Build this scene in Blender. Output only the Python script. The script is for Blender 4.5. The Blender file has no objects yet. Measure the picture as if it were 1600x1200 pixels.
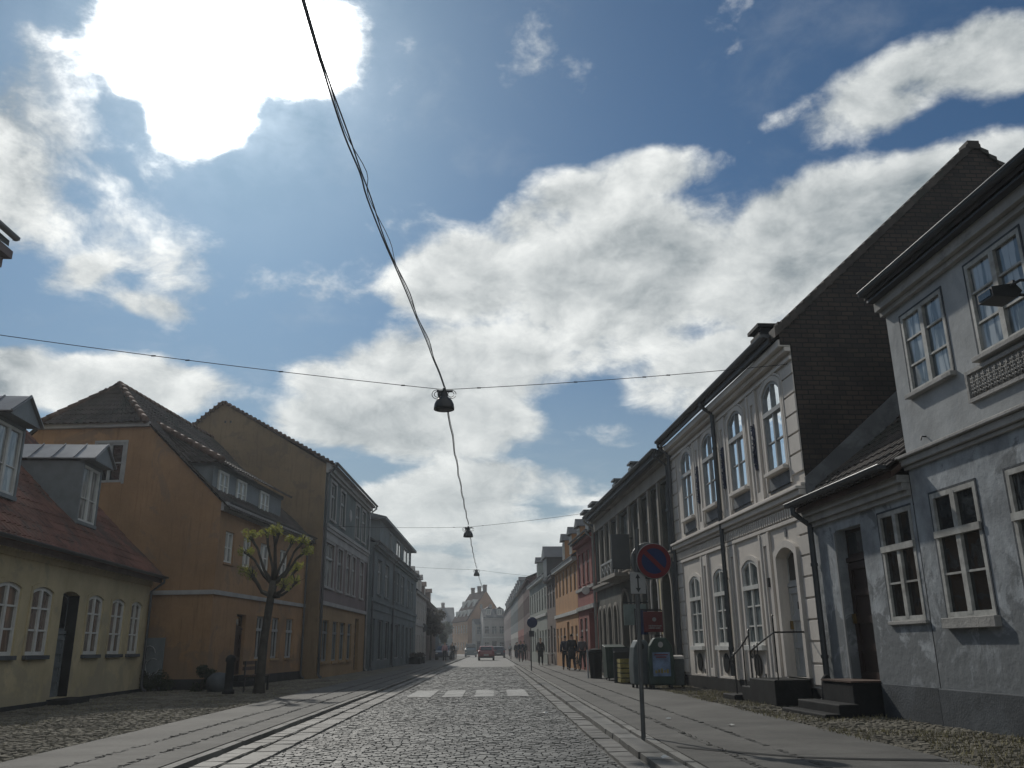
import bpy, bmesh, math, random
from mathutils import Matrix, Vector, noise as mnoise
random.seed(11)
sc = bpy.context.scene
COL = sc.collection
R = math.radians

# ------------------------------------------------------------------ camera
cam = bpy.data.cameras.new('camera'); camo = bpy.data.objects.new('camera', cam); COL.objects.link(camo)
cam.sensor_width = 36.0; cam.lens = 36.0*1340/1600; cam.clip_end = 4000; cam.clip_start = 0.05
camo.matrix_world = Matrix(((0.99964, 0.00402, -0.0266, 0), (-0.02424, -0.29445, -0.95536, 0), (-0.01168, 0.95566, -0.29425, 1.22), (0, 0, 0, 1)))
sc.camera = camo

# ------------------------------------------------------------------ sky, sun, exposure
SUN_AZ, SUN_EL = -19.8, 37.4          # azimuth from +Y (negative = left), elevation
sd = Vector((math.sin(R(SUN_AZ))*math.cos(R(SUN_EL)), math.cos(R(SUN_AZ))*math.cos(R(SUN_EL)), math.sin(R(SUN_EL))))
sun = bpy.data.lights.new('sun', 'SUN'); sun.energy = 2.4; sun.angle = R(1.0); sun.color = (1, .95, .86)
suno = bpy.data.objects.new('sun', sun); COL.objects.link(suno)
suno.rotation_euler = (-sd).to_track_quat('-Z', 'Y').to_euler()
sc.view_settings.view_transform = 'Standard'; sc.view_settings.look = 'None'
sc.view_settings.gamma = 1.0; sc.view_settings.exposure = 0.0
sc.render.resolution_x = 1024; sc.render.resolution_y = 768
world = bpy.data.worlds.new('World'); sc.world = world; world.use_nodes = True

class NT:
    """small helper to write shader node trees"""
    def __init__(s, tree): s.t = tree; s.t.nodes.clear()
    def n(s, kind, **kw):
        nd = s.t.nodes.new(kind)
        for k, v in kw.items():
            if k.startswith('i_'): s.put(nd.inputs[int(k[2:])] if k[2:].isdigit() else nd.inputs[k[2:]], v)
            else: setattr(nd, k, v)
        return nd
    def put(s, sock, v):
        if isinstance(v, bpy.types.NodeSocket): s.t.links.new(v, sock)
        else: sock.default_value = v
    def m(s, op, a, b=0.0, c=0.0, clamp=False):
        nd = s.t.nodes.new('ShaderNodeMath'); nd.operation = op; nd.use_clamp = clamp
        s.put(nd.inputs[0], a); s.put(nd.inputs[1], b); s.put(nd.inputs[2], c); return nd.outputs[0]
    def vm(s, op, a, b=(0, 0, 0)):
        nd = s.t.nodes.new('ShaderNodeVectorMath'); nd.operation = op
        s.put(nd.inputs[0], a); s.put(nd.inputs[1], b); return nd.outputs['Value'] if op in ('LENGTH', 'DOT_PRODUCT') else nd.outputs[0]
    def mr(s, v, a, b, c=0.0, d=1.0, smooth=True):
        nd = s.t.nodes.new('ShaderNodeMapRange'); nd.interpolation_type = 'SMOOTHSTEP' if smooth else 'LINEAR'
        s.put(nd.inputs[0], v)
        for i, x in enumerate((a, b, c, d)): s.put(nd.inputs[i+1], x)
        return nd.outputs[0]
    def mix(s, f, a, b, blend='MIX'):
        nd = s.t.nodes.new('ShaderNodeMix'); nd.data_type = 'RGBA'; nd.blend_type = blend
        s.put(nd.inputs[0], f)
        for i, x in ((6, a), (7, b)):
            if isinstance(x, tuple) and len(x) == 3: x = x+(1,)
            s.put(nd.inputs[i], x)
        return nd.outputs[2]
    def noise(s, vec, scale, detail=4, rough=.55, dist=0.0):
        nd = s.t.nodes.new('ShaderNodeTexNoise'); s.put(nd.inputs['Vector'], vec)
        nd.inputs['Scale'].default_value = scale; nd.inputs['Detail'].default_value = detail
        nd.inputs['Roughness'].default_value = rough; nd.inputs['Distortion'].default_value = dist
        return nd.outputs[0]

# cloud banks as ellipses in (X/Y, Z/Y) sky directions: cx, cz, rx, rz, tilt, weight
CLOUDS = [(-0.027, 0.444, 0.089, 0.066, 10.8, 1), (0.097, 0.543, 0.104, 0.054, 27.2, 0.8), (0.218, 0.6, 0.095, 0.043, 11.3, 0.75), (0.202, 0.461, 0.192, 0.097, 10.7, 1.1), (0.404, 0.498, 0.205, 0.083, 25.7, 1.15), (0.581, 0.554, 0.214, 0.071, 25.5, 1.15), (0.721, 0.612, 0.149, 0.057, 16.0, 1.0), (-0.159, 0.317, 0.085, 0.049, -0.2, 0.9), (-0.035, 0.333, 0.157, 0.058, -0.2, 1.0), (0.148, 0.374, 0.136, 0.051, -5.5, 0.8), (-0.088, 0.26, 0.153, 0.048, -0.3, 1.0), (0.583, 0.742, 0.168, 0.058, 26.8, 0.95), (0.717, 0.785, 0.12, 0.071, 21.9, 1.1), (0.435, 0.695, 0.083, 0.02, 16.8, 0.45), (0.306, 0.34, 0.122, 0.041, 10.1, 0.95), (0.231, 0.299, 0.071, 0.037, -0.3, 0.7), (-0.459, 0.31, 0.146, 0.036, -3.4, 1.1), (-0.574, 0.319, 0.068, 0.041, -0.2, 1.1), (-0.516, 0.453, 0.053, 0.027, 28.9, 0.5), (-0.42, 0.41, 0.05, 0.018, -20.9, 0.5), (-0.049, 0.152, 0.119, 0.052, -0.5, 0.9), (0.064, 0.182, 0.121, 0.031, -8.5, 0.7), (0.085, 0.107, 0.148, 0.044, -0.5, 0.9), (-0.12, 0.08, 0.189, 0.043, -0.6, 0.9), (-0.004, 0.037, 0.288, 0.035, -0.6, 1.0), (0.104, 0.243, 0.092, 0.022, -0.3, 0.5), (-0.597, 0.675, 0.10, 0.169, 0.3, 0.72), (-0.543, 0.80, 0.085, 0.10, 0.4, 0.42), (-0.577, 0.542, 0.073, 0.056, 0.1, 0.4), (-0.411, 0.84, 0.145, 0.102, 0.5, 1.15), (-0.382, 0.716, 0.074, 0.1, -8.9, 1.1), (-0.258, 0.799, 0.088, 0.084, 24.5, 1.0), (-0.477, 0.766, 0.052, 0.062, 0.4, 0.9), (-0.472, 0.617, 0.091, 0.067, 0.2, 0.45)]
def build_world():
    N = NT(world.node_tree)
    tc = N.n('ShaderNodeTexCoord').outputs['Generated']
    d = N.vm('NORMALIZE', tc)
    sp = N.n('ShaderNodeSeparateXYZ', i_0=d); x, y, z = sp.outputs
    sky = N.n('ShaderNodeTexSky', sky_type='NISHITA', sun_disc=False, sun_elevation=R(SUN_EL), sun_rotation=R(SUN_AZ), air_density=1.0, dust_density=.6, ozone_density=1.6)
    skyc = N.mix(1.0, sky.outputs[0], (.024, .0385, .049), 'MULTIPLY')
    front = N.mr(y, .02, .12)
    ys = N.m('MAXIMUM', y, .05)
    P = N.n('ShaderNodeCombineXYZ', i_0=N.m('DIVIDE', x, ys), i_1=N.m('DIVIDE', z, ys)).outputs[0]
    P2X = N.m('DIVIDE', x, ys)
    mask = None
    for cx, cz, rx, rz, rot, w in CLOUDS:
        mp = N.n('ShaderNodeMapping', vector_type='TEXTURE'); N.put(mp.inputs[0], P)
        mp.inputs[1].default_value = (cx, cz, 0); mp.inputs[2].default_value = (0, 0, R(rot)); mp.inputs[3].default_value = (rx, rz, 1)
        v = N.mr(N.vm('LENGTH', mp.outputs[0]), 1.75, .35, 0.0, w)
        mask = v if mask is None else N.m('SMOOTH_MAX', mask, v, .25)
    mask = N.m('MULTIPLY', mask, front)
    mask = N.m('ADD', mask, N.m('MULTIPLY', N.m('SUBTRACT', 1.0, front), .55))
    zz = N.m('ADD', N.m('MAXIMUM', z, 0.0), .16)
    Q = N.n('ShaderNodeCombineXYZ', i_0=N.m('DIVIDE', x, zz), i_1=N.m('DIVIDE', y, zz)).outputs[0]
    warp = N.vm('MULTIPLY', N.vm('SUBTRACT', N.n('ShaderNodeTexNoise', i_Vector=Q, i_Scale=3.0, i_Detail=3.0).outputs[1], (.5, .5, .5)), (.22, .22, .22))
    Qw = N.vm('ADD', Q, warp)
    def fbm(vec):
        a = N.noise(vec, 1.7, 8, .56); return a
    dw = N.vm('MULTIPLY', N.vm('ADD', d, N.vm('MULTIPLY', warp, (.22, .22, .22))), (1, 1, 1.5))
    def puff(off): return N.m('ADD', N.m('MULTIPLY', fbm(N.vm('ADD', Qw, (off[0]*.5, off[1]*.5, 0))), .45), N.m('MULTIPLY', N.noise(N.vm('ADD', dw, off), 7.5, 10, .60), .55))
    n1 = puff((0, 0, 0))
    n2 = puff((sd.x*.03-.008, sd.y*.0, .032))
    big = N.noise(N.vm('ADD', Q, (4.3, 1.7, 0)), 1.1, 2, .5)
    c = N.m('ADD', N.m('MULTIPLY', mask, .85), N.m('MULTIPLY', N.m('SUBTRACT', n1, .5), 2.6))
    alpha = N.mr(c, .26, .62)
    wisps = N.m('MULTIPLY', N.mr(N.noise(Qw, 3.2, 7, .62), .5, .78), .16)
    alpha = N.m('MAXIMUM', alpha, wisps)
    lit = N.m('ADD', .64, N.m('MULTIPLY', N.m('SUBTRACT', n1, n2), 3.8), clamp=True)
    thick = N.mr(c, .60, 1.25)
    lit = N.m('SUBTRACT', lit, N.m('MULTIPLY', thick, .34), clamp=True)
    lit = N.m('ADD', lit, N.m('MULTIPLY', N.m('SUBTRACT', big, .5), .7), clamp=True)
    lit = N.m('SUBTRACT', lit, N.m('MULTIPLY', N.mr(P2X, -.46, -.62), N.mr(n1, .62, .42, 0.0, .5)), clamp=True)
    cloudc = N.mix(lit, (.20, .245, .275), (.95, .97, .95))
    # thick low layer near the horizon is duller
    low = N.mr(z, .02, .34)
    cloudc = N.mix(low, N.mix(.45, cloudc, (.55, .60, .60)), cloudc)
    ct = N.vm('DOT_PRODUCT', d, tuple(sd))
    ct = N.m('MAXIMUM', ct, 0.0)
    skyc = N.mix(N.mr(z, .0, .42), (.30, .38, .43), skyc)
    col = N.mix(alpha, skyc, cloudc)
    g1 = N.m('MULTIPLY', N.m('POWER', ct, 170), 5.5)
    g1 = N.m('MULTIPLY', g1, N.m('ADD', .09, N.m('MULTIPLY', N.m('ADD', N.m('POWER', alpha, 1.6), N.m('MULTIPLY', N.m('SUBTRACT', n1, .5), .8)), 1.25)))
    g2 = N.m('MULTIPLY', N.m('POWER', ct, 22), .065)
    gl = N.m('ADD', N.m('MAXIMUM', g1, 0.0), g2)
    glc = N.vm('SCALE', (1, 1, .99)); glc = N.t.nodes[-1]; N.put(glc.inputs['Scale'], gl)
    tot = N.vm('ADD', col, glc.outputs[0])
    # below the horizon: dull ground colour
    tot = N.mix(N.mr(z, -.02, 0.0), (.12, .12, .11), tot)
    bg = N.n('ShaderNodeBackground', i_0=tot, i_1=1.0)
    out = N.n('ShaderNodeOutputWorld', i_0=bg.outputs[0])
build_world()

# ------------------------------------------------------------------ materials
def M(name, rgb, rough=.85, var=.18, scale=1.5, bump=.0, bscale=30, spec=.3, metal=0.0, stain=None, stain_amt=.6, stain_z=None, stain_s=.9, island=0.0, fine=.08, streak=0.0):
    """procedural surface: base colour varied by noise at two sizes, optional stain patches, streaks and bump"""
    m = bpy.data.materials.new(name); m.use_nodes = True
    N = NT(m.node_tree)
    co = N.n('ShaderNodeTexCoord').outputs['Object']
    b = N.n('ShaderNodeBsdfPrincipled'); out = N.n('ShaderNodeOutputMaterial', i_0=b.outputs[0])
    b.inputs['Roughness'].default_value = rough; b.inputs['Metallic'].default_value = metal
    b.inputs['Specular IOR Level'].default_value = spec
    dark = tuple(c*(1-var*1.3) for c in rgb); light = tuple(min(1, c*(1+var)) for c in rgb)
    f = N.mr(N.noise(co, scale, 5, .6), .3, .7)
    col = N.mix(f, dark, light)
    if fine: col = N.mix(fine*2, col, N.mix(N.noise(co, scale*25, 2, .5), (.25, .25, .25), (1, 1, 1)), 'MULTIPLY')
    if streak:
        mp = N.n('ShaderNodeMapping', i_0=co); mp.inputs[3].default_value = (3, 3, .25)
        st = N.mr(N.noise(mp.outputs[0], 2.2, 5, .65), .5, .75)
        col = N.mix(N.m('MULTIPLY', st, streak), col, tuple(c*.45 for c in rgb))
    if stain:
        s_ = N.noise(co, stain_s, 7, .68, .6)
        if stain_z is not None:
            zz = N.n('ShaderNodeSeparateXYZ', i_0=co).outputs[2]
            s_ = N.m('ADD', s_, N.mr(zz, stain_z[0], stain_z[1], .17, -.03, False))
        s_ = N.mr(s_, .51, .60)
        col = N.mix(N.m('MULTIPLY', s_, stain_amt), col, stain)
    if island:
        rnd = N.n('ShaderNodeNewGeometry').outputs['Random Per Island']
        col = N.mix(1.0, col, N.mix(rnd, (1-island,)*3, (1+island*.6,)*3), 'MULTIPLY')
    N.put(b.inputs['Base Color'], col)
    if bump:
        h = N.m('ADD', N.noise(co, bscale, 4, .6), N.m('MULTIPLY', N.noise(co, bscale*.12, 3), 1.5))
        bp = N.n('ShaderNodeBump', i_Height=h); bp.inputs['Strength'].default_value = bump; bp.inputs['Distance'].default_value = .02
        N.put(b.inputs['Normal'], bp.outputs[0])
    return m
def M_brick(name, a, b_, mortar, sc_=1.0, bw=.23, bh=.075, plane='yz', rough=.9, bump=.6, dirt=.5, msize=.012):
    m = bpy.data.materials.new(name); m.use_nodes = True
    N = NT(m.node_tree); co = N.n('ShaderNodeTexCoord').outputs['Object']
    sp = N.n('ShaderNodeSeparateXYZ', i_0=co).outputs
    pair = {'yz': (sp[1], sp[2]), 'xz': (sp[0], sp[2]), 'xy': (sp[0], sp[1])}[plane]
    wob = N.m('MULTIPLY', N.m('SUBTRACT', N.noise(co, 2.0, 3), .5), .04)
    v = N.n('ShaderNodeCombineXYZ', i_0=pair[0], i_1=N.m('ADD', pair[1], wob)).outputs[0]
    br = N.n('ShaderNodeTexBrick', i_Vector=v); br.inputs['Scale'].default_value = sc_
    br.inputs['Color1'].default_value = a+(1,); br.inputs['Color2'].default_value = b_+(1,); br.inputs['Mortar'].default_value = mortar+(1,)
    br.inputs['Brick Width'].default_value = bw; br.inputs['Row Height'].default_value = bh; br.inputs['Mortar Size'].default_value = msize; br.inputs['Bias'].default_value = -.2
    col = N.mix(dirt, br.outputs[0], N.mix(N.mr(N.noise(co, .9, 6, .65), .35, .68), (.35, .35, .36), (1.25, 1.2, 1.12)), 'MULTIPLY')
    b = N.n('ShaderNodeBsdfPrincipled'); N.n('ShaderNodeOutputMaterial', i_0=b.outputs[0])
    b.inputs['Roughness'].default_value = rough; N.put(b.inputs['Base Color'], col)
    h = N.m('ADD', br.outputs[1], N.m('MULTIPLY', N.noise(co, 20, 4), -.8))
    bp = N.n('ShaderNodeBump', i_Height=h, invert=True); bp.inputs['Strength'].default_value = bump; bp.inputs['Distance'].default_value = .015
    N.put(b.inputs['Normal'], bp.outputs[0])
    return m
def M_glass(name, rgb, rough=.04, curtain=None, metal=0.0):
    m = bpy.data.materials.new(name); m.use_nodes = True
    N = NT(m.node_tree); co = N.n('ShaderNodeTexCoord').outputs['Object']
    b = N.n('ShaderNodeBsdfPrincipled'); N.n('ShaderNodeOutputMaterial', i_0=b.outputs[0])
    b.inputs['Roughness'].default_value = rough; b.inputs['Specular IOR Level'].default_value = .5; b.inputs['IOR'].default_value = 1.8; b.inputs['Metallic'].default_value = metal
    col = rgb+(1,)
    if curtain:
        mp = N.n('ShaderNodeMapping', i_0=co); mp.inputs[3].default_value = (1, 1, .12)
        f = N.mr(N.noise(mp.outputs[0], 7, 3, .6), .44, .56)
        col = N.mix(f, rgb, curtain)
    N.put(b.inputs['Base Color'], col)
    bp = N.n('ShaderNodeBump', i_Height=N.noise(co, 2.3, 2)); bp.inputs['Strength'].default_value = .10; bp.inputs['Distance'].default_value = .05
    N.put(b.inputs['Normal'], bp.outputs[0])
    return m

m_setts = M('road granite setts', (.128, .129, .122), .6, .3, .35, bump=.25, bscale=60, spec=.35, island=.16, fine=.15)
m_joint = M('sand joint between setts', (.115, .113, .103), .95, .2, 3)
m_kerb = M('light granite kerb', (.175, .172, .16), .75, .2, 1.2, bump=.4, bscale=50, island=.25)
m_gutter = M('gutter granite blocks', (.145, .142, .132), .65, .25, 1.2, bump=.4, bscale=50, island=.35)
m_asph = M('pavement asphalt', (.125, .122, .113), .8, .2, .7, bump=.35, bscale=90, stain=(.07, .07, .066), stain_amt=.5, fine=.25)
m_cob = M('field cobbles', (.17, .158, .13), .9, .25, 1.0, bump=.3, bscale=60, island=.3, spec=.1)
m_soil = M('sandy gaps', (.13, .12, .095), .95, .3, 2)
m_grass = M('dry pale grass', (.27, .24, .13), .9, .3, 2, island=.5)
m_white = M('worn road paint', (.34, .34, .33), .7, .15, 3, stain=(.2, .2, .19), stain_amt=.8)
m_dark = M('dark soot stone', (.016, .017, .018), .75, .3, 2, bump=.3, spec=.2)
m_iron = M('black iron', (.012, .013, .014), .45, .1, 4, spec=.5)
m_zinc = M('weathered zinc', (.26, .27, .28), .5, .15, 1.5, metal=.4, spec=.5)
m_zincd = M('dark painted zinc', (.05, .055, .06), .5, .15, 1.5, spec=.5)
m_tile_red = M('red clay pantile', (.135, .062, .045), .8, .35, 1.4, bump=.3, bscale=40, stain=(.05, .045, .04), stain_amt=.6, island=0)
m_tile_dark = M('dark mossy pantile', (.062, .052, .046), .75, .35, 1.2, bump=.3, bscale=40, stain=(.03, .035, .028), stain_amt=.7)
m_tile_brown = M('brown clay pantile', (.10, .065, .05), .8, .35, 1.2, bump=.3, bscale=40)
m_slate = M('grey slate roofing', (.055, .06, .065), .55, .2, 2, bump=.3)
m_wood_w = M('white painted timber', (.62, .62, .59), .5, .08, 3, fine=.1)
m_wood_worn = M('flaking white paint', (.50, .50, .47), .6, .2, 6, stain=(.2, .19, .17), stain_amt=.5, fine=.2)
m_wood_g = M('grey painted timber', (.16, .18, .19), .5, .1, 3)
m_wood_gr = M('pale grey painted timber', (.33, .34, .34), .55, .1, 3)
m_glass = M_glass('window glass', (.012, .014, .016))
m_glass_c = M_glass('window glass with net curtain behind', (.10, .12, .13), .05, (.42, .45, .46))
m_glass_w = M_glass('glass over pale curtain', (.16, .17, .17), .08, (.36, .37, .35))
m_glass_b = M_glass('glass over drawn brown blinds', (.09, .07, .06), .08, (.17, .13, .11))
m_glass_s = M_glass('sky reflecting upper glass', (.85, .90, .94), .03, metal=.9)
m_glass_h = M_glass('glass with side curtains', (.012, .014, .016), .05, (.14, .15, .15))
m_glass_l = M_glass('glass over pale sash curtain', (.05, .06, .06), .05, (.20, .23, .23))

# ------------------------------------------------------------------ mesh helpers
class G:
    def __init__(s): s.v = []; s.f = []; s.mi = []
    def poly(s, pts, m=0):
        b = len(s.v); s.v += [tuple(p) for p in pts]; s.f.append(tuple(range(b, b+len(pts)))); s.mi.append(m); return s
    def box(s, x0, x1, y0, y1, z0, z1, m=0):
        b = len(s.v)
        s.v += [(x0, y0, z0), (x1, y0, z0), (x1, y1, z0), (x0, y1, z0), (x0, y0, z1), (x1, y0, z1), (x1, y1, z1), (x0, y1, z1)]
        for f in ((0, 3, 2, 1), (4, 5, 6, 7), (0, 1, 5, 4), (1, 2, 6, 5), (2, 3, 7, 6), (3, 0, 4, 7)):
            s.f.append(tuple(b+i for i in f)); s.mi.append(m)
        return s
    def hexa(s, p8, m=0):
        b = len(s.v); s.v += [tuple(p) for p in p8]
        for f in ((0, 3, 2, 1), (4, 5, 6, 7), (0, 1, 5, 4), (1, 2, 6, 5), (2, 3, 7, 6), (3, 0, 4, 7)):
            s.f.append(tuple(b+i for i in f)); s.mi.append(m)
        return s
    def prism(s, pts, vec, m=0):
        vec = Vector(vec); a = [Vector(p) for p in pts]; c = [p+vec for p in a]; n = len(a)
        b = len(s.v); s.v += [tuple(p) for p in a+c]
        s.f.append(tuple(b+i for i in range(n))); s.mi.append(m)
        s.f.append(tuple(b+n+i for i in reversed(range(n)))); s.mi.append(m)
        for i in range(n):
            j = (i+1) % n; s.f.append((b+i, b+j, b+n+j, b+n+i)); s.mi.append(m)
        return s
    def tube(s, pts, r, n=8, m=0, caps=True):
        pts = [Vector(p) for p in pts]; rs = r if isinstance(r, (list, tuple)) else [r]*len(pts)
        b = len(s.v); prev = None
        for i, p in enumerate(pts):
            t = (pts[min(i+1, len(pts)-1)]-pts[max(i-1, 0)]).normalized()
            if prev is None:
                a = Vector((0, 0, 1)) if abs(t.z) < .9 else Vector((1, 0, 0)); u = t.cross(a).normalized()
            else:
                u = (prev - t*prev.dot(t)).normalized()
            prev = u; w = t.cross(u)
            for k in range(n):
                a = 2*math.pi*k/n; s.v.append(tuple(p+(u*math.cos(a)+w*math.sin(a))*rs[i]))
        for i in range(len(pts)-1):
            for k in range(n):
                k2 = (k+1) % n; s.f.append((b+i*n+k, b+i*n+k2, b+(i+1)*n+k2, b+(i+1)*n+k)); s.mi.append(m)
        if caps:
            s.f.append(tuple(b+k for k in reversed(range(n)))); s.mi.append(m)
            s.f.append(tuple(b+(len(pts)-1)*n+k for k in range(n))); s.mi.append(m)
        return s
    def lathe(s, prof, c=(0, 0, 0), n=16, m=0, axis='z'):
        b = len(s.v)
        for r, h in prof:
            for k in range(n):
                a = 2*math.pi*k/n; q = (r*math.cos(a), r*math.sin(a), h)
                if axis == 'y': q = (q[0], q[2], q[1])
                if axis == 'x': q = (q[2], q[0], q[1])
                s.v.append((c[0]+q[0], c[1]+q[1], c[2]+q[2]))
        for i in range(len(prof)-1):
            for k in range(n):
                k2 = (k+1) % n; s.f.append((b+i*n+k, b+i*n+k2, b+(i+1)*n+k2, b+(i+1)*n+k)); s.mi.append(m)
        for i in (0, len(prof)-1):
            if prof[i][0] > 1e-4: s.f.append(tuple(b+i*n+k for k in range(n))); s.mi.append(m)
        return s
    def build(s, name, mats, parent=None, smooth=False, recalc=True, loc=None, bevel=0):
        me = bpy.data.meshes.new(name); me.from_pydata(s.v, [], s.f)
        if not isinstance(mats, (list, tuple)): mats = [mats]
        for m in mats: me.materials.append(m)
        if len(mats) > 1: me.polygons.foreach_set('material_index', s.mi)
        if recalc:
            bm = bmesh.new(); bm.from_mesh(me); bmesh.ops.recalc_face_normals(bm, faces=bm.faces); bm.to_mesh(me); bm.free()
        if smooth: me.polygons.foreach_set('use_smooth', [True]*len(me.polygons))
        me.update()
        o = bpy.data.objects.new(name, me); COL.objects.link(o)
        if parent: o.parent = parent
        if loc: o.location = loc
        if bevel:
            b = o.modifiers.new('bevel', 'BEVEL'); b.width = bevel; b.segments = 2; b.limit_method = 'ANGLE'
        return o
def tag(o, label=None, cat=None, group=None, kind=None):
    if label: o['label'] = label
    if cat: o['category'] = cat
    if group: o['group'] = group
    if kind: o['kind'] = kind
    return o
def empty(name, loc=(0, 0, 0), rz=0, label=None, cat=None, group=None):
    o = bpy.data.objects.new(name, None); o.location = loc; o.rotation_euler = (0, 0, rz); o.empty_display_size = .3
    COL.objects.link(o); return tag(o, label, cat, group)
def copy_tree(o, parent=None):
    c = o.copy(); COL.objects.link(c); c.parent = parent
    for ch in list(o.children): copy_tree(ch, c)
    return c

# ------------------------------------------------------------------ ground
SW = .08                                # pavement height
KL, KR = -3.30, 2.0                     # kerb lines
RX = lambda Y: 7.15-.045*Y if Y < 79 else 3.6
def stones(g, x0, x1, y0, y1, w, l, z, h=.018, jit=.12, gap=.012, along='x', inset=.18, tilt=.006):
    """rows of slightly domed stones; 'along' is the direction a row runs"""
    if along == 'x': A0, A1, B0, B1 = x0, x1, y0, y1
    else: A0, A1, B0, B1 = y0, y1, x0, x1
    b = B0; row = 0
    while b < B1-1e-3:
        ll = l*random.uniform(.9, 1.1); bb = min(b+ll, B1)
        a = A0 + (random.random()*w if row % 2 else 0) - w
        while a < A1:
            ww = w*random.uniform(1-jit*2, 1+jit*2); a0, a1 = max(a, A0), min(a+ww, A1); a += ww
            if a1-a0 < w*.25: continue
            j = lambda: random.uniform(-jit, jit)*w*.35
            zt = z+h+random.uniform(-tilt, tilt)
            q = [(a0+gap/2+j(), b+gap/2+j()), (a1-gap/2+j(), b+gap/2+j()), (a1-gap/2+j(), bb-gap/2+j()), (a0+gap/2+j(), bb-gap/2+j())]
            cx = sum(p[0] for p in q)/4; cy = sum(p[1] for p in q)/4
            top = [(p[0]+(cx-p[0])*inset, p[1]+(cy-p[1])*inset) for p in q]
            n = len(g.v); tz = [zt+random.uniform(-tilt, tilt) for _ in range(4)]
            for p in q: g.v.append((p[0], p[1], z-.01) if along == 'x' else (p[1], p[0], z-.01))
            for p, t_ in zip(top, tz): g.v.append((p[0], p[1], t_) if along == 'x' else (p[1], p[0], t_))
            g.f += [(n+4, n+5, n+6, n+7), (n, n+1, n+5, n+4), (n+1, n+2, n+6, n+5), (n+2, n+3, n+7, n+6), (n+3, n, n+4, n+7)]; g.mi += [0]*5
        b = bb; row += 1
def sheet(name, pts, m, z, label=None):
    o = G().poly([(x, y, z) for x, y in pts]).build(name, m, recalc=False)
    return tag(o, kind='structure')
m_ground = M('trodden ground', (.11, .11, .1), .95, .2, .2)
sheet('ground', [(-900, -200), (900, -200), (900, 1500), (-900, 1500)], m_ground, -.06)
m_roadfar = M_brick('distant sett paving', (.145, .145, .138), (.12, .12, .116), (.09, .09, .086), bw=.19, bh=.15, plane='xy', rough=.7, dirt=.5, bump=.4)
road = G().poly([(KL, -20, -.016), (KR, -20, -.016), (KR, 62, -.016), (KL, 62, -.016)]).build('road', m_joint, recalc=False); tag(road, kind='structure')
g = G(); g.poly([(KL, 62, 0), (KR, 62, 0), (KR, 196, 0), (-4.8, 196, 0), (-9.5, 218, 0), (-16, 232, 0), (-24, 232, 0), (-12, 204, 0), (KL-.6, 150, 0)]); tag(g.build('road', m_roadfar, recalc=False), kind='structure')
g = G()
stones(g, -2.62, 1.38, 7.0, 24, .12, .095, 0-.018, .021, gap=.006, inset=.12, tilt=.004)
stones(g, -2.62, 1.38, 24, 62, .2, .15, 0-.018, .020, gap=.008, inset=.12, tilt=.004)
tag(g.build('road_setts', m_setts, recalc=False), kind='structure')
g = G()
for a, b in ((-2.98, -2.64), (-3.30, -3.0), (1.40, 1.68)): stones(g, a, b, 7, 64, .42, b-a-.01, 0-.02, .034, along='y', jit=.07, gap=.016, inset=.06, tilt=.004)
tag(g.build('gutter', m_gutter, recalc=False), kind='structure')
g = G()
stones(g, 1.70, 1.99, 7, 64, .75, .285, 0-.02, .075, along='y', jit=.05, gap=.014, inset=.04, tilt=.003)
stones(g, KL-.14, KL-.01, 7, 64, .9, .13, -.02, .09, along='y', jit=.03, gap=.01, inset=.04, tilt=.002)
stones(g, 2.0, 2.13, 7, 64, .9, .13, -.02, .095, along='y', jit=.03, gap=.01, inset=.04, tilt=.002)
tag(g.build('kerb', m_kerb, recalc=False), kind='structure')
# pavements
g = G(); g.box(KL-2.1, KL-.145, -20, 64, -.05, SW); tag(g.build('pavement', m_asph), kind='structure')
g = G(); g.box(2.135, 4.7, -20, 64, -.05, SW); tag(g.build('pavement', m_asph), kind='structure')
g = G(); g.box(-14, KL-.02, 64, 150, -.05, SW); g.box(2.02, 6, 64, 196, -.05, SW); tag(g.build('pavement', m_asph), kind='structure')
# cobbled margins under the houses
g = G(); g.box(-18, KL-2.1, -20, 64, -.05, SW-.012); g.box(4.7, 9, -20, 64, -.05, SW-.012); tag(g.build('cobbled_margin', m_soil), kind='structure')
g = G()
stones(g, -10.9, KL-2.1, 9, 38, .13, .11, SW-.02, .022, jit=.25, gap=.02, inset=.3, tilt=.006)
stones(g, 4.7, 7.2, 7, 44, .13, .11, SW-.02, .022, jit=.25, gap=.02, inset=.3, tilt=.006)
tag(g.build('cobblestones', m_cob, recalc=False), kind='structure')
# rows of small setts between the flags
g = G()
for x in (-3.90, -4.48, 2.62, 3.26): stones(g, x-.05, x+.05, 7, 60, .11, .1, SW-.006, .010, along='y', jit=.2, gap=.02, inset=.2)
tag(g.build('sett_row', M('dark narrow setts', (.075, .073, .068), .8, .2, 2, island=.3), recalc=False), kind='structure')
g = G()
for yy in range(7, 60):
    for a, b in ((KL-.15, -3.84), (-3.96, -4.42), (-4.54, -5.4), (2.14, 2.56), (2.68, 3.2), (3.32, 4.7)):
        for k in ((0, .5) if abs(a-b) < .7 else (0,)):
            y = yy+k+random.uniform(-.01, .01); g.poly([(min(a, b), y, SW+.003), (max(a, b), y, SW+.003), (max(a, b), y+.010, SW+.003), (min(a, b), y+.010, SW+.003)])
tag(g.build('pavement_joints', m_joint, recalc=False), kind='structure')
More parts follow.
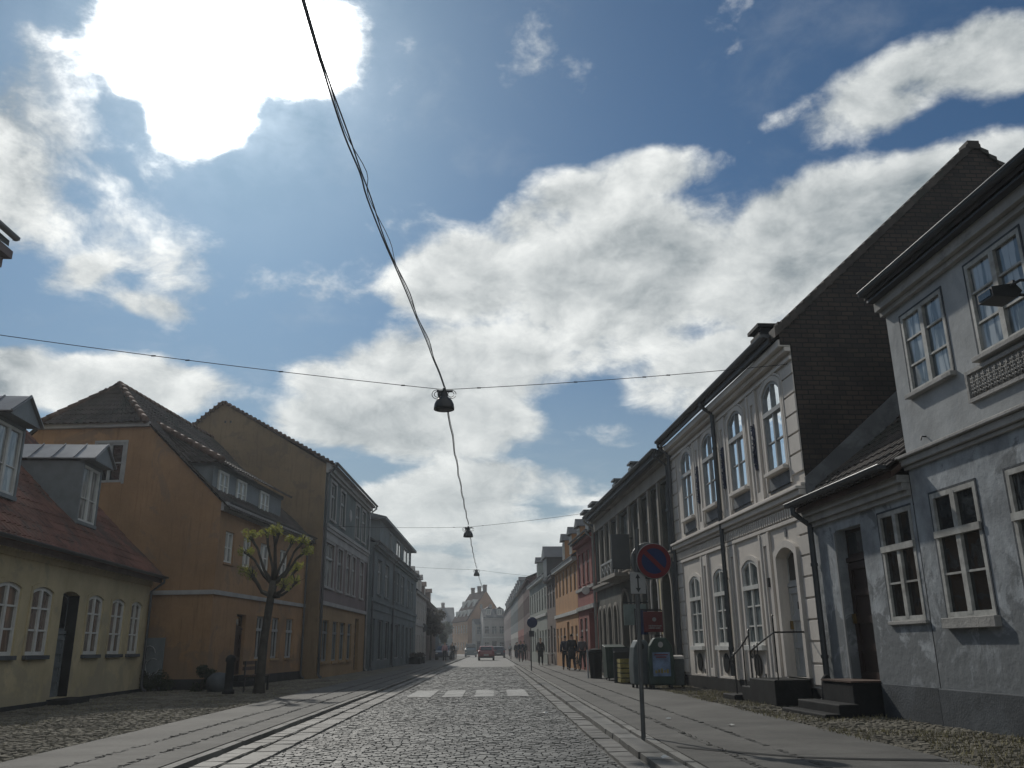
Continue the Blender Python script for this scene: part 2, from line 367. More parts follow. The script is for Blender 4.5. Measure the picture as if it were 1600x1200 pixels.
# crossing
for k, (a, b) in enumerate(((-2.22, -1.57), (-1.28, -.74), (-.42, .10), (.46, 1.02))):
    g = G(); random.seed(40+k)
    y = 23.95
    while y < 27.6:
        g.poly([(a+random.uniform(-.02, .02), y, .0135), (b+random.uniform(-.02, .02), y, .0135), (b+random.uniform(-.02, .02), y+.135, .0135), (a+random.uniform(-.02, .02), y+.135, .0135)]); y += .15
    tag(g.build('road_marking', m_white, recalc=False), kind='structure')
# dark strip across the right pavement
g = G(); pts = [(2.2, 10.9), (2.7, 10.3), (3.3, 9.75), (3.9, 9.5), (4.6, 9.3)]
top = [(x, y+.07+.05*math.sin(i*2), SW+.005) for i, (x, y) in enumerate(pts)]; bot = [(x, y-.09, SW+.005) for x, y in pts]
for i in range(4): g.poly([bot[i], bot[i+1], top[i+1], top[i]])
tag(g.build('dark_strip', m_dark, recalc=False), kind='structure')
# weeds between the cobbles
random.seed(3); g = G()
def blades(n, fx, fy, h):
    for _ in range(n):
        x, y = fx(), fy()
        if mnoise.noise(Vector((x*.8, y*.5, 3))) < -.05: continue
        a = random.random()*6.28; hh = h*random.uniform(.4, 1.2); l = random.uniform(-.05, .05)
        dx, dy = math.cos(a)*.007, math.sin(a)*.007
        g.poly([(x-dx, y-dy, SW-.01), (x+dx, y+dy, SW-.01), (x+l, y+l*.5, SW+hh)])
blades(15000, lambda: random.uniform(4.6, 7.0), lambda: random.uniform(8, 30), .055)
blades(3000, lambda: random.uniform(-10.5, -5.5), lambda: random.uniform(12, 30), .04)
gr = g.build('grass', m_grass, recalc=False); tag(gr, 'short dry grass sprouting between the cobbles beside the houses', 'grass', kind='stuff')
# ------------------------------------------------------------------ facade kit
WR = random.Random(9)
# every building is built in its own frame: x along the street front, y into the building, z up
class House:
    def __init__(s, name, label, side, Y0, Y1, X0, X1, cat='building', group=None):
        """front runs from (X0,Y0) to (X1,Y1) in plan; side 'L' or 'R' of the street"""
        s.side = side; s.Y0, s.Y1 = Y0, Y1
        if side == 'L': A, B = (X0, Y0), (X1, Y1)
        else: A, B = (X1, Y1), (X0, Y0)
        s.A, s.B = Vector(A), Vector(B); d = s.B-s.A; s.L = d.length
        s.e = empty(name, (A[0], A[1], 0), math.atan2(d.y, d.x), label, cat, group)
    def X(s, Y):
        return (Y-s.Y0)/(s.Y1-s.Y0)*s.L if s.side == 'L' else (s.Y1-Y)/(s.Y1-s.Y0)*s.L
    def xx(s, Ya, Yb): return tuple(sorted((s.X(Ya), s.X(Yb))))
def outline(x0, x1, z0, z1, rise=0, n=8):
    if rise <= 0: return [(x0, z0), (x1, z0), (x1, z1), (x0, z1)]
    zs = z1-rise; c = (x0+x1)/2; hw = (x1-x0)/2; rad = (hw*hw+rise*rise)/(2*rise); cz = z1-rad
    a0 = math.asin(min(1, hw/rad)); pts = [(x0, z0), (x1, z0)]
    if rise > hw: a0 = math.pi-a0
    for i in range(n+1):
        a = a0-2*a0*i/n; pts.append((c+rad*math.sin(a), cz+rad*math.cos(a)))
    return pts
def arc_z(x, x0, x1, z1, rise):
    if rise <= 0: return z1
    hw = (x1-x0)/2; rad = (hw*hw+rise*rise)/(2*rise); return z1-rad+math.sqrt(max(0, rad*rad-(x-(x0+x1)/2)**2))
def ring(g, A, B, y0, y1, m=0):
    n = len(A)
    for i in range(n):
        j = (i+1) % n
        a, b, c, d = A[i], A[j], B[j], B[i]
        g.poly([(a[0], y0, a[1]), (b[0], y0, b[1]), (c[0], y0, c[1]), (d[0], y0, d[1])], m)
        g.poly([(d[0], y0, d[1]), (c[0], y0, c[1]), (c[0], y1, c[1]), (d[0], y1, d[1])], m)
        g.poly([(a[0], y0, a[1]), (b[0], y0, b[1]), (b[0], y1, b[1]), (a[0], y1, a[1])], m)
def front(g, x0, x1, z0, z1, ops, depth=.18, y=0, m=0, mz=None):
    """front sheet with openings (x0,x1,z0,z1,rise[,depth]) and their reveals; mz = [(z, material)] bands"""
    xs = sorted({x0, x1, *[v for o in ops for v in (o[0], o[1]) if x0 < v < x1]})
    zs = sorted({z0, z1, *[v for o in ops for v in (o[2], o[3]) if z0 < v < z1], *([b[0] for b in mz] if mz else [])})
    for i in range(len(xs)-1):
        for k in range(len(zs)-1):
            cx, cz = (xs[i]+xs[i+1])/2, (zs[k]+zs[k+1])/2
            if any(o[0] < cx < o[1] and o[2] < cz < o[3] for o in ops): continue
            mm = m
            if mz:
                for zb, mb in mz:
                    if cz > zb: mm = mb
            g.poly([(xs[i], y, zs[k]), (xs[i+1], y, zs[k]), (xs[i+1], y, zs[k+1]), (xs[i], y, zs[k+1])], mm)
    for o in ops:
        r = o[4] if len(o) > 4 else 0; dp = o[5] if len(o) > 5 else depth
        mm = m
        if mz:
            for zb, mb in mz:
                if (o[2]+o[3])/2 > zb: mm = mb
        P = outline(*o[:4], r)
        for i in range(len(P)):
            a, b = P[i], P[(i+1) % len(P)]
            g.poly([(a[0], y, a[1]), (b[0], y, b[1]), (b[0], y+dp, b[1]), (a[0], y+dp, a[1])], mm)
        if r > 0:
            arc = P[2:]
            for a, b in zip(arc[:-1], arc[1:]):
                g.poly([(a[0], y, a[1]), (b[0], y, b[1]), (b[0], y, o[3]), (a[0], y, o[3])], mm)
def window(h, x0, x1, z0, z1, rise=0, depth=.18, y=0, cols=2, rows=(), heavy=(), fw=.07, mw=.035, mat=None, glass=None, sill=None, sill_mat=None, centre=.07, parent=None, name='window', proud=None):
    """timber window: frame ring, mullions and bars as one mesh, its glass a child, its sill a child"""
    mat = mat or m_wood_w; glass = glass or m_glass
    if glass is m_glass and WR.random() < .5: glass = WR.choice([m_glass_h, m_glass_h, m_glass_l])
    yf = y+depth-.075; yg = y+depth-.03
    g = G(); A = outline(x0, x1, z0, z1, rise); B = outline(x0+fw, x1-fw, z0+fw, z1-fw, rise*.9 if rise else 0)
    ring(g, A, B, yf, yg+.02)
    for i in range(1, cols):
        x = x0+(x1-x0)*i/cols; w = centre if cols == 2 or (cols == 4 and i == 2) else mw
        g.box(x-w/2, x+w/2, yf-.004, yg+.01, z0+fw*.5, arc_z(x, x0, x1, z1, rise)-fw*.5)
    for r_ in rows:
        z = z0+(z1-z0)*r_; g.box(x0+fw*.6, x1-fw*.6, yf+.012, yg+.01, z-mw/2, z+mw/2)
    for r_ in heavy:
        z = z0+(z1-z0)*r_; g.box(x0+.01, x1-.01, yf-.03, yg+.01, z-.05, z+.05)
    w = g.build(name, mat, parent or h.e)
    q = G().poly([(p[0], yg, p[1]) for p in outline(x0+.01, x1-.01, z0+.01, z1-.01, rise)]); q.build('pane', glass, w, recalc=False)
    if sill:
        s_ = G().box(x0-.06, x1+.06, y-sill[0], y+.02, z0-sill[1], z0-.003); s_.build('sill', sill_mat or mat, w, bevel=.008)
    return w
def door(h, x0, x1, z0, z1, mat, rise=0, depth=.3, y=0, light=.0, panels=3, leaves=1, slot=False):
    yd = y+depth-.05; top = z1
    g = G(); g.poly([(p[0], yd, p[1]) for p in outline(x0, x1, z0, z1, rise)])
    if light:
        g.box(x0, x1, yd-.05, yd, z1-light-.08, z1-light); top = z1-light-.1
    for l in range(leaves):
        a = x0+(x1-x0)*l/leaves; b = x0+(x1-x0)*(l+1)/leaves
        g.box(a+.01, a+.12, yd-.035, yd, z0+.01, top); g.box(b-.12, b-.01, yd-.035, yd, z0+.01, top)
        for k in range(panels+1):
            zz = z0+.01+(top-z0-.13)*k/panels; g.box(a+.12, b-.12, yd-.035, yd, zz, zz+.12)
    d = g.build('door', mat, h.e)
    G().box(x0+.05+(.0 if leaves == 1 else (x1-x0)/2), x0+.10+(.0 if leaves == 1 else (x1-x0)/2), yd-.09, yd-.035, z0+.95, z0+1.12).build('handle', m_brass, d)
    if slot: G().box((x0+x1)/2-.05, (x0+x1)/2+.2, yd-.05, yd-.03, z0+1.35, z0+1.5).build('letter_slot', m_iron, d)
    if light:
        G().poly([(p[0], yd-.012, p[1]) for p in outline(x0+.1, x1-.1, z1-light+.06, z1-.07, rise*.8)]).build('pane', m_glass, d, recalc=False)
    return d
def tiles(g, P00, P10, P01, P11, w=.24, l=.34, amp=.028, step=.022, seg=6, clip=None):
    """pantiled slope; P00-P10 eave, P01-P11 ridge (a quad), wavy courses one over the other"""
    P00, P10, P01, P11 = map(Vector, (P00, P10, P01, P11))
    nS = max(1, round((P10-P00).length/w)); nT = max(1, round((P01-P00).length/l))
    N_ = (P10-P00).cross(P01-P00).normalized()
    if N_.z < 0: N_ = -N_
    cols = nS*seg
    for r_ in range(nT):
        b = len(g.v)
        sag = [mnoise.noise(Vector((r_*.35, c/seg*.12, 1.3)))*.03 for c in range(cols+1)]
        for k, t in enumerate((r_/nT-.012, (r_+1)/nT)):
            t = max(0, t); A = P00.lerp(P01, t); B = P10.lerp(P11, t)
            for c in range(cols+1):
                ph = (c % seg)/seg*2*math.pi
                hgt = amp*(math.cos(ph)+.35*math.sin(ph*2)) + (step if k == 0 else 0)
                g.v.append(tuple(A.lerp(B, c/cols)+N_*(hgt+.04+sag[c])))
        if r_ == 0:
            pass
        for c in range(cols):
            if clip:
                p = Vector(g.v[b+c]);
                if not clip(p): continue
            g.f.append((b+c, b+c+1, b+cols+1+c+1, b+cols+1+c)); g.mi.append(0)
        # little riser under each course
        b2 = len(g.v)
        A = P00.lerp(P01, max(0, r_/nT-.012)); B = P10.lerp(P11, max(0, r_/nT-.012))
        for c in range(cols+1): g.v.append(tuple(A.lerp(B, c/cols)+N_*(.01)))
        for c in range(cols):
            if clip and not clip(Vector(g.v[b+c])): continue
            g.f.append((b+c, b+c+1, b2+c+1, b2+c)); g.mi.append(0)
def ridge_caps(g, a, b, r=.11, l=.36):
    a, b = Vector(a), Vector(b); n = max(1, int((b-a).length/l)); d = (b-a)/n
    for i in range(n):
        p = a+d*i; g.tube([p-d*.04, p+d*1.02], [r*1.12, r*.92], 8)
def gutter(h, x0, x1, y, z, mat=None, r=.075, drop=None, bend=None):
    g = G(); n = 8; b = len(g.v)
    for x in (x0, x1):
        for k in range(n+1):
            a = math.pi*k/n; g.v.append((x, y-r*math.cos(a), z-r*math.sin(a)))
        for k in range(n+1):
            a = math.pi*k/n; g.v.append((x, y-(r-.012)*math.cos(a), z-(r-.012)*math.sin(a)))
    m_ = 2*(n+1)
    for k in range(n):
        g.f += [(b+k, b+k+1, b+m_+k+1, b+m_+k), (b+n+1+k, b+n+2+k, b+m_+n+2+k, b+m_+n+1+k)]; g.mi += [0, 0]
    for q in (0, n): g.f.append((b+q, b+n+1+q, b+m_+n+1+q, b+m_+q)); g.mi.append(0)
    g.box(x0, x0+.01, y-r*.9, y+r*.9, z-r*.8, z); g.box(x1-.01, x1, y-r*.9, y+r*.9, z-r*.8, z)
    return g.build('gutter', mat or m_zincd, h.e)
def downpipe(h, x, yg, zg, zb=.12, mat=None, y=-.09, r=.05, foot=True):
    pts = [(x, yg, zg), (x, yg, zg-.12), (x, y, zg-.12-abs(yg-y)*.8), (x, y, zb+.15)]
    if foot: pts += [(x, y-.04, zb+.06), (x, y-.14, zb)]
    g = G().tube(pts, r, 8)
    z = zb+.8
    while z < zg-.8: g.lathe([(r*1.25, -.03), (r*1.25, .03)], (x, y, z), 8); z += 1.7
    return g.build('downpipe', mat or m_zincd, h.e, smooth=False)
def shell(h, g, D, zf, zb, zr, yr, z0=0, m=0, L=None, x0=0):
    """side and back walls of a gabled body"""
    L = L if L is not None else h.L
    for x in (x0, L): g.poly([(x, 0, z0), (x, D, z0), (x, D, zb), (x, yr, zr), (x, 0, zf)], m)
    g.poly([(x0, D, z0), (L, D, z0), (L, D, zb), (x0, D, zb)], m)
def slab(g, x0, x1, ya, za, yb, zb, t=.12, m=0):
    g.hexa([(x0, ya, za-t), (x1, ya, za-t), (x1, yb, zb-t), (x0, yb, zb-t), (x0, ya, za), (x1, ya, za), (x1, yb, zb), (x0, yb, zb)], m)
def chimney(h, parent, x, y, z0, z1, w=.6, d=.5, mat=None, pots=0):
    g = G().box(x-w/2, x+w/2, y-d/2, y+d/2, z0, z1).box(x-w/2-.06, x+w/2+.06, y-d/2-.06, y+d/2+.06, z1-.3, z1-.12).box(x-w/2-.1, x+w/2+.1, y-d/2-.1, y+d/2+.1, z1, z1+.08)
    for k in range(pots): g.lathe([(.09, 0), (.07, .3)], (x-w/4+k*w/2, y, z1+.08), 8)
    return g.build('chimney', mat or m_chim, parent)
def antenna(h, x, y, z, hgt=2.2):
    g = G().tube([(x, y, z), (x, y, z+hgt)], .02, 5)
    for k, w in enumerate((.7, .55, .45, .4)): g.tube([(x-w/2, y+.15*k, z+hgt-.15), (x+w/2, y+.15*k, z+hgt-.15)], .012, 4)
    g.tube([(x, y-.1, z+hgt-.15), (x, y+.6, z+hgt-.15)], .012, 4)
    return g.build('antenna', m_iron, h.e)

m_brass = M('dull brass', (.25, .18, .08), .4, .1, 3, metal=.8)
m_chim = M('sooty chimney brick', (.10, .065, .05), .9, .3, 3, bump=.5)
m_yel = M('yellow limewash', (.50, .42, .26), .9, .12, .8, bump=.25, bscale=18, stain=(.30, .27, .20), stain_amt=.5, stain_z=(.0, 1.2), streak=.25)
m_yelplinth = M('tarred plinth', (.03, .031, .032), .7, .3, 2, bump=.3)
m_ora = M('orange limewash', (.34, .205, .108), .92, .2, .35, bump=.25, bscale=14, stain=(.20, .14, .095), stain_amt=.7, stain_z=(.1, 2.2), stain_s=.7, streak=.6)
m_och = M('ochre limewash', (.30, .205, .11), .92, .14, .5, bump=.2, bscale=14, streak=.3)
m_brn = M('brown render gable', (.21, .15, .09), .92, .14, .4, bump=.2, bscale=12, stain=(.14, .105, .07), stain_amt=.7, streak=.55)
m_mauve = M('mauve grey render', (.19, .155, .155), .9, .12, .7, bump=.2, streak=.2)
m_green = M('dark green grey render', (.12, .145, .145), .9, .12, .7, bump=.2, streak=.2)
m_band = M('pale stone band', (.34, .335, .33), .85, .12, 1, bump=.2, streak=.2)
m_slatefac = M('blue grey render', (.13, .155, .165), .9, .14, .6, bump=.2, streak=.3)
m_white = M('white painted stucco', (.62, .575, .52), .85, .07, .5, bump=.15, bscale=18, stain=(.45, .43, .39), stain_amt=.4, stain_z=(.1, 1.0), streak=.22)
m_trim = M('cream stucco mouldings', (.63, .59, .54), .8, .08, .8, bump=.12, streak=.2)
m_grey = M('peeling blue grey limewash', (.345, .37, .39), .92, .28, 1.6, bump=.7, bscale=7, stain=(.16, .172, .18), stain_amt=.9, stain_z=(.6, 2.4), stain_s=1.7, streak=.45)
m_greyup = M('pale blue limewash over rough render', (.42, .435, .44), .92, .16, 1.1, bump=.55, bscale=5, stain=(.34, .36, .38), stain_amt=.5, streak=.2)
m_cornice = M('weathered grey cornice', (.40, .39, .37), .85, .15, 1, bump=.4, stain=(.2, .2, .19), stain_amt=.6)
m_plinthg = M('dark blue grey plinth', (.085, .095, .105), .85, .2, 1, bump=.4, stain=(.05, .055, .06), stain_amt=.6)
m_brickg = M_brick('sooty gable brick', (.050, .036, .029), (.022, .020, .019), (.011, .011, .011), bw=.27, bh=.105, plane='yz', bump=.9, dirt=.55, msize=.014)
m_flash = M('grey cement flashing', (.16, .17, .18), .9, .2, 1.2, bump=.3, stain=(.08, .085, .09), stain_amt=.6)
m_r2 = M('dark olive stone render', (.11, .11, .095), .85, .2, .8, bump=.3, streak=.3, stain=(.06, .06, .055), stain_amt=.5)
m_r2band = M('taupe render band', (.30, .275, .24), .85, .12, .8, bump=.2, streak=.25)
m_red = M('dark red paint', (.27, .085, .07), .85, .12, .8, bump=.2, streak=.25)
m_oran2 = M('bright orange render', (.48, .26, .12), .85, .1, .8, streak=.2)
m_brown2 = M('brown grey render', (.17, .135, .12), .85, .1, .8, streak=.2)
m_sage = M('pale sage render', (.30, .32, .29), .85, .1, .8, streak=.2)
m_darkred = M('dark maroon brick', (.09, .05, .05), .9, .2, 1, bump=.3)
m_palec = M('pale warm render', (.42, .40, .375), .85, .1, .8, streak=.2)
m_doordk = M('dark stained oak door', (.035, .020, .016), .45, .3, 2, spec=.5, streak=.3)
m_doorgr = M('grey white painted door', (.44, .45, .44), .5, .06, 2)
m_ornam = M('dark mosaic ornament', (.03, .04, .085), .5, .4, 6, bump=.6)

# ================================================================== LEFT SIDE
# tall house standing nearest on the left: only the far top corner of its eaves shows
h = House('tall_house', 'tall grey house whose eaves corner just enters the picture at the upper left edge', 'L', -4, 15, -9.2, -9.42)
ops = [(1+i*2.6, 2.1+i*2.6, z, z+1.7, 0) for i in range(7) for z in (1.0, 3.9, 6.2)]
g = G(); front(g, 0, h.L, 0, 8.6, ops, m=0); shell(h, g, 9, 8.6, 8.6, 12, 4.5); w = g.build('wall', m_mauve, h.e)
G().box(-.1, h.L+.12, -.10, .02, 8.05, 8.2).box(-.1, h.L+.16, -.16, .02, 8.25, 8.45).box(-.1, h.L+.24, -.28, .02, 8.46, 8.62).build('cornice', m_mauve, h.e)
g = G(); slab(g, -.1, h.L+.1, -.26, 8.78, 4.5, 12.1); slab(g, -.1, h.L+.1, 9.2, 8.78, 4.5, 12.1); g.build('roof', m_slate, h.e)
gutter(h, 0, h.L+.14, -.36, 8.86, m_zinc)
for o in ops: window(h, *o[:4], heavy=(.66,), sill=(.08, .08))

# ---- yellow cottage
fx = lambda Y: -8.9-.064*Y
h = House('yellow_cottage', 'low yellow limewashed house with red pantiles and two roof dormers', 'L', 15.1, 27.95, fx(15.1), fx(27.95))
W = [(16.6, 17.7), (18.2, 19.3), (19.85, 20.95), (23.1, 24.15), (24.8, 25.85), (26.4, 27.35)]
ops = [(*h.xx(a, b), 1.19, 2.68, .10) for a, b in W]; dx = h.xx(21.5, 22.5); ops.append((*dx, .22, 2.68, .08, .30))
g = G(); front(g, 0, h.L, .0, 3.5, ops, .10, m=0); D = 12.6; ZR = 9.85; yr = 6.3
shell(h, g, D, 3.5, 3.5, ZR-.1, yr); g.box(0, h.L, -.06, .001, 3.2, 3.34).box(0, h.L, -.12, .001, 3.345, 3.5)
g.build('wall', m_yel, h.e)
for a, b in ((0, dx[0]-.02), (dx[1]+.02, h.L+.02)): G().box(a, b, -.03, .0, .0, .17).build('plinth', m_yelplinth, h.e)
for o in ops[:-1]:
    window(h, o[0], o[1], 1.19, 2.68, .10, .10, cols=2, rows=(.36, .68), mat=m_wood_w, glass=m_glass_b, sill=(.09, .09), sill_mat=m_plinthg, centre=.09, fw=.08, mw=.04)
    gg = G(); ring(gg, outline(o[0]-.09, o[1]+.09, 1.19, 2.78, .12), outline(o[0], o[1], 1.19, 2.68, .10), -.022, .0); gg.build('window_surround', m_yel, h.e)
door(h, *dx, .22, 2.66, m_wood_g, .08, .30, panels=4, light=.9)
G().box(dx[1]-.02, dx[1]+.0, -.004, .26, .22, 2.6).build('door_jamb', m_dark, h.e)
G().box(dx[0]-.15, dx[1]+.15, -.5, .3, 0, .2).build('doorstep', m_dark, h.e, bevel=.02)
g = G(); tiles(g, (-.1, -.34, 3.42), (h.L+.18, -.34, 3.42), (-.1, yr, ZR), (h.L+.18, yr, ZR)); rf = g.build('roof', m_tile_red, h.e, recalc=False, smooth=False)
g = G(); slab(g, -.1, h.L+.14, -.3, 3.44, yr, ZR-.02, .14); slab(g, -.1, h.L+.14, D+.3, 3.44, yr, ZR-.02, .14); g.build('roof_boarding', m_tile_brown, h.e)
g = G(); ridge_caps(g, (-.1, yr, ZR+.04), (h.L+.18, yr, ZR+.04)); g.build('ridge_tiles', m_tile_red, rf, smooth=True)
gutter(h, -.1, h.L+.1, -.44, 3.50, m_zincd, .07)
downpipe(h, h.L-.12, -.44, 3.44, .1, m_zincd, r=.04)
chimney(h, rf, 4.5, yr, ZR-.6, ZR+1.0)
def dormer(h, parent, x0, x1, off, zb, zt, apex, slope_y, ow=.08, over=.35):
    """gabled dormer: front frame with window, clad cheeks, seamed metal roof"""
    e = G(); back = lambda z: slope_y(z)
    for x, xo in ((x0, x0-ow), (x1, x1+ow)):
        xa, xb = sorted((x, xo))
        e.hexa([(xa, off, zb), (xb, off, zb), (xb, off+.12, zb), (xa, off+.12, zb), (xa, off, zt+.08), (xb, off, zt+.08), (xb, off+.12, zt+.08), (xa, off+.12, zt+.08)])
        e.poly([(xo, off+.11, zb-.05), (xo, back(zt+.08), zt+.08), (xo, off+.11, zt+.08)])
    e.box(x0-ow, x1+ow, off, off+.12, zt+.005, zt+.14); e.box(x0-ow, x1+ow, off-.03, off+.12, zb-.09, zb)
    d = e.build('dormer', m_wood_g, parent)
    xm = (x0+x1)/2; xa, xb = x0-ow-.1, x1+ow+.1; ze = zt+.12
    r_ = G(); yb_a = back(apex)+.1; yb_e = back(ze)+.1
    for (xs, ) in ((xa,), (xb,)):
        r_.prism([(xs, off-over, ze), (xm, off-over, apex), (xm, yb_a, apex), (xs, yb_e, ze)], (0, 0, .03))
        n = max(2, int((yb_e-off+over)/.55))
        for k in range(n+1):
            y = off-over+.02+(yb_e-off+over-.04)*k/n
            r_.hexa([(xs, y, ze+.025), (xm, y, apex+.025), (xm, y+.025, apex+.025), (xs, y+.025, ze+.025), (xs, y, ze+.06), (xm, y, apex+.06), (xm, y+.025, apex+.06), (xs, y+.025, ze+.06)])
    r_.build('dormer_roof', m_zinc, d)
    G().poly([(xa+.08, off-over+.06, ze-.01), (xb-.08, off-over+.06, ze-.01), (xm, off-over+.06, apex-.03)]).box(xa+.06, xb-.06, off-over+.06, off, ze-.03, ze-.005).build('pediment', m_wood_g, d)
    wd = window(h, x0, x1, zb, zt, depth=.10, y=off+.0, cols=2, rows=(.42,), mat=m_wood_w, glass=m_glass_w, parent=d, fw=.07, mw=.025, centre=.09)
    return d
sl = (ZR-3.42)/(yr+.34)
for a, b in ((18.62, 19.85), (23.55, 24.75)):
    x0, x1 = h.xx(a, b); dormer(h, rf, x0, x1, .72, 4.66, 6.2, 6.86, lambda z: (z-3.42)/sl-.34)

# ---- graffiti gate beside the cottage
e = empty('yard_gate', (-10.55, 28.35, 0), 0, 'narrow grey board gate with white scrawl in the gap beside the yellow cottage', 'gate')
G().box(-.40, .34, 0, .06, .1, 1.66).box(-.42, .36, -.03, 0, .3, .4).box(-.42, .36, -.03, 0, 1.3, 1.4).build('gate_boards', m_wood_g, e)
gp = G()
for k, (cx, cz, r_) in enumerate(((-.1, 1.2, .2), (.05, .8, .22), (-.12, .5, .15))): gp.tube([(cx+r_*math.cos(a*.5+k), -.045, cz+r_*1.1*math.sin(a*.5+k)) for a in range(11)], .012, 4)
gp.build('graffiti', m_wood_gr, e)

# ---- orange house with half-hipped gable
h = House('orange_house', 'big orange limewashed house with half hipped gable and a long tiled dormer', 'L', 28.75, 38.6, -8.95, -8.05)
z_e = 6.0; yr = 4.75; D = 9.5; ZR = 10.6
ops = []; up = [(29.35, 30.15), (31.0, 31.85), (32.75, 33.8), (35.0, 36.0)]
for a, b in up: ops.append((*h.xx(a, b), 4.08, 5.12, 0))
dn = [(30.9, 31.8, .45), (32.9, 33.7, .95), (34.6, 35.4, .95), (36.3, 37.2, .95)]
for a, b, z0 in dn: ops.append((*h.xx(a, b), z0, 2.46, 0))
ys, zs = 3.05, 8.85
g = G(); front(g, 0, h.L, 0, z_e, ops, .14)
# gable wall toward the viewer with a clipped top and one window
gw = (3.55, 4.55, 6.75, 8.12)
def side_front(g, ops, x):
    sub = G(); front(sub, 0, D, 0, 6.0, [o for o in ops if o[3] <= 6.0], .12)
    for f in sub.f: g.poly([(x+sub.v[i][1], sub.v[i][0], sub.v[i][2]) for i in f])
side_front(g, [], 0)
slp = (ZR-z_e)/yr
yc = lambda z: (z-6.0)/slp
o = gw
g.poly([(0, 0, 6), (0, o[0], 6), (0, o[0], 8.85), (0, yc(8.85), 8.85)]); g.poly([(0, o[0], 6), (0, o[1], 6), (0, o[1], o[2]), (0, o[0], o[2])]); g.poly([(0, o[0], o[3]), (0, o[1], o[3]), (0, o[1], 8.85), (0, o[0], 8.85)])
g.poly([(0, o[1], 6), (0, D, 6), (0, D-yc(8.85), 8.85), (0, o[1], 8.85)])
for a, b in (((o[0], o[2]), (o[1], o[2])), ((o[1], o[2]), (o[1], o[3])), ((o[1], o[3]), (o[0], o[3])), ((o[0], o[3]), (o[0], o[2]))): g.poly([(0, a[0], a[1]), (0, b[0], b[1]), (.12, b[0], b[1]), (.12, a[0], a[1])])
g.poly([(h.L, 0, 0), (h.L, D, 0), (h.L, D, 6), (h.L, yr, ZR), (h.L, 0, 6)]); g.poly([(0, D, 0), (h.L, D, 0), (h.L, D, 6), (0, D, 6)])
g.build('wall', m_ora, h.e)
# side window
wv = G(); 
for (a, b, c, d) in ((gw[0], gw[0]+.08, gw[2], gw[3]), (gw[1]-.08, gw[1], gw[2], gw[3]), (gw[0], gw[1], gw[2], gw[2]+.08), (gw[0], gw[1], gw[3]-.08, gw[3]), ((gw[0]+gw[1])/2-.04, (gw[0]+gw[1])/2+.04, gw[2], gw[3]), (gw[0], gw[1], 7.4, 7.44)): wv.box(-.01, .08, a, b, c, d)
wv.box(-.03, .0, gw[0]-.09, gw[0], gw[2]-.05, gw[3]+.09).box(-.03, .0, gw[1], gw[1]+.09, gw[2]-.05, gw[3]+.09).box(-.03, .0, gw[0], gw[1], gw[3], gw[3]+.09)
w_ = wv.build('window', m_wood_gr, h.e); G().poly([(.06, gw[0], gw[2]), (.06, gw[1], gw[2]), (.06, gw[1], gw[3]), (.06, gw[0], gw[3])]).build('pane', m_glass, w_, recalc=False)
# belt course, cornice
G().box(-.06, h.L, -.06, .0, 3.0, 3.14).box(-.06, 0, 0, D, 3.0, 3.14).build('belt_course', m_band, h.e)
G().box(0, h.L, -.10, 0, 5.72, 5.86).box(0, h.L, -.2, 0, 5.865, 6.0).build('cornice', m_band, h.e)
G().box(-.14, -.0, yc(8.85)-.2, D-yc(8.85)+.2, 8.66, 8.84).build('cornice', m_band, h.e)
for o in ops[:4]: window(h, *o[:4], depth=.14, cols=2, rows=(.5,), glass=m_glass_w, sill=(.05, .08), sill_mat=m_ora)
for o in ops[5:8]: window(h, *o[:4], depth=.14, cols=2, heavy=(.68,), mat=m_wood_gr, glass=m_glass, sill=(.07, .08), sill_mat=m_och)
door(h, ops[4][0], ops[4][1], .45, 2.46, m_doordk, depth=.2, light=.45)
G().box(ops[4][0]-.15, ops[4][1]+.15, -.5, .1, 0, .25).box(ops[4][0]-.05, ops[4][1]+.05, -.25, .1, .25, .44).build('doorstep', m_dark, h.e)
G().box(0, h.L, -.03, 0, 0, .4).box(-.03, 0, -.03, D, 0, .4).build('plinth', m_yelplinth, h.e)
# roof: two slopes and half hip
hipx = 1.35
g = G(); n = math.hypot(slp, 1)
cl = lambda p: True
tiles(g, (-.12, -.3, z_e-.28), (h.L+.1, -.3, z_e-.28), (-.12, yr, ZR), (h.L+.1, yr, ZR), clip=lambda p: p.x > hipx*(p.z-8.9)/(ZR-8.9)-.12 if p.z > 8.9 else True)
tiles(g, (-.12, D+.3, z_e-.28), (h.L+.1, D+.3, z_e-.28), (-.12, yr, ZR), (h.L+.1, yr, ZR), clip=lambda p: p.x > hipx*(p.z-8.9)/(ZR-8.9)-.12 if p.z > 8.9 else True)
yh = yc(8.85)
tiles(g, (-.22, yh-.1, 8.78), (-.22, D-yh+.1, 8.78), (hipx, yr-.02, ZR), (hipx, yr+.02, ZR), seg=5)
rf = g.build('roof', m_tile_dark, h.e, recalc=False)
g = G(); ridge_caps(g, (hipx-.1, yr, ZR+.05), (h.L+.1, yr, ZR+.05)); ridge_caps(g, (-.24, yh-.12, 8.84), (hipx, yr, ZR+.04)); ridge_caps(g, (-.24, D-yh+.12, 8.84), (hipx, yr, ZR+.04)); g.build('ridge_tiles', m_tile_brown, rf, smooth=True)
g = G(); g.poly([(0, 0, 5.9), (h.L, 0, 5.9), (h.L, yr, ZR-.08), (hipx, yr, ZR-.08), (0, yh, 8.8)]); g.poly([(0, D, 5.9), (h.L, D, 5.9), (h.L, yr, ZR-.08), (hipx, yr, ZR-.08), (0, D-yh, 8.8)]); g.poly([(0, yh, 8.8), (0, D-yh, 8.8), (hipx, yr, ZR-.08)]); g.build('roof_boarding', m_tile_brown, h.e)
gutter(h, 0, h.L, -.36, 5.98, m_zincd, .065)
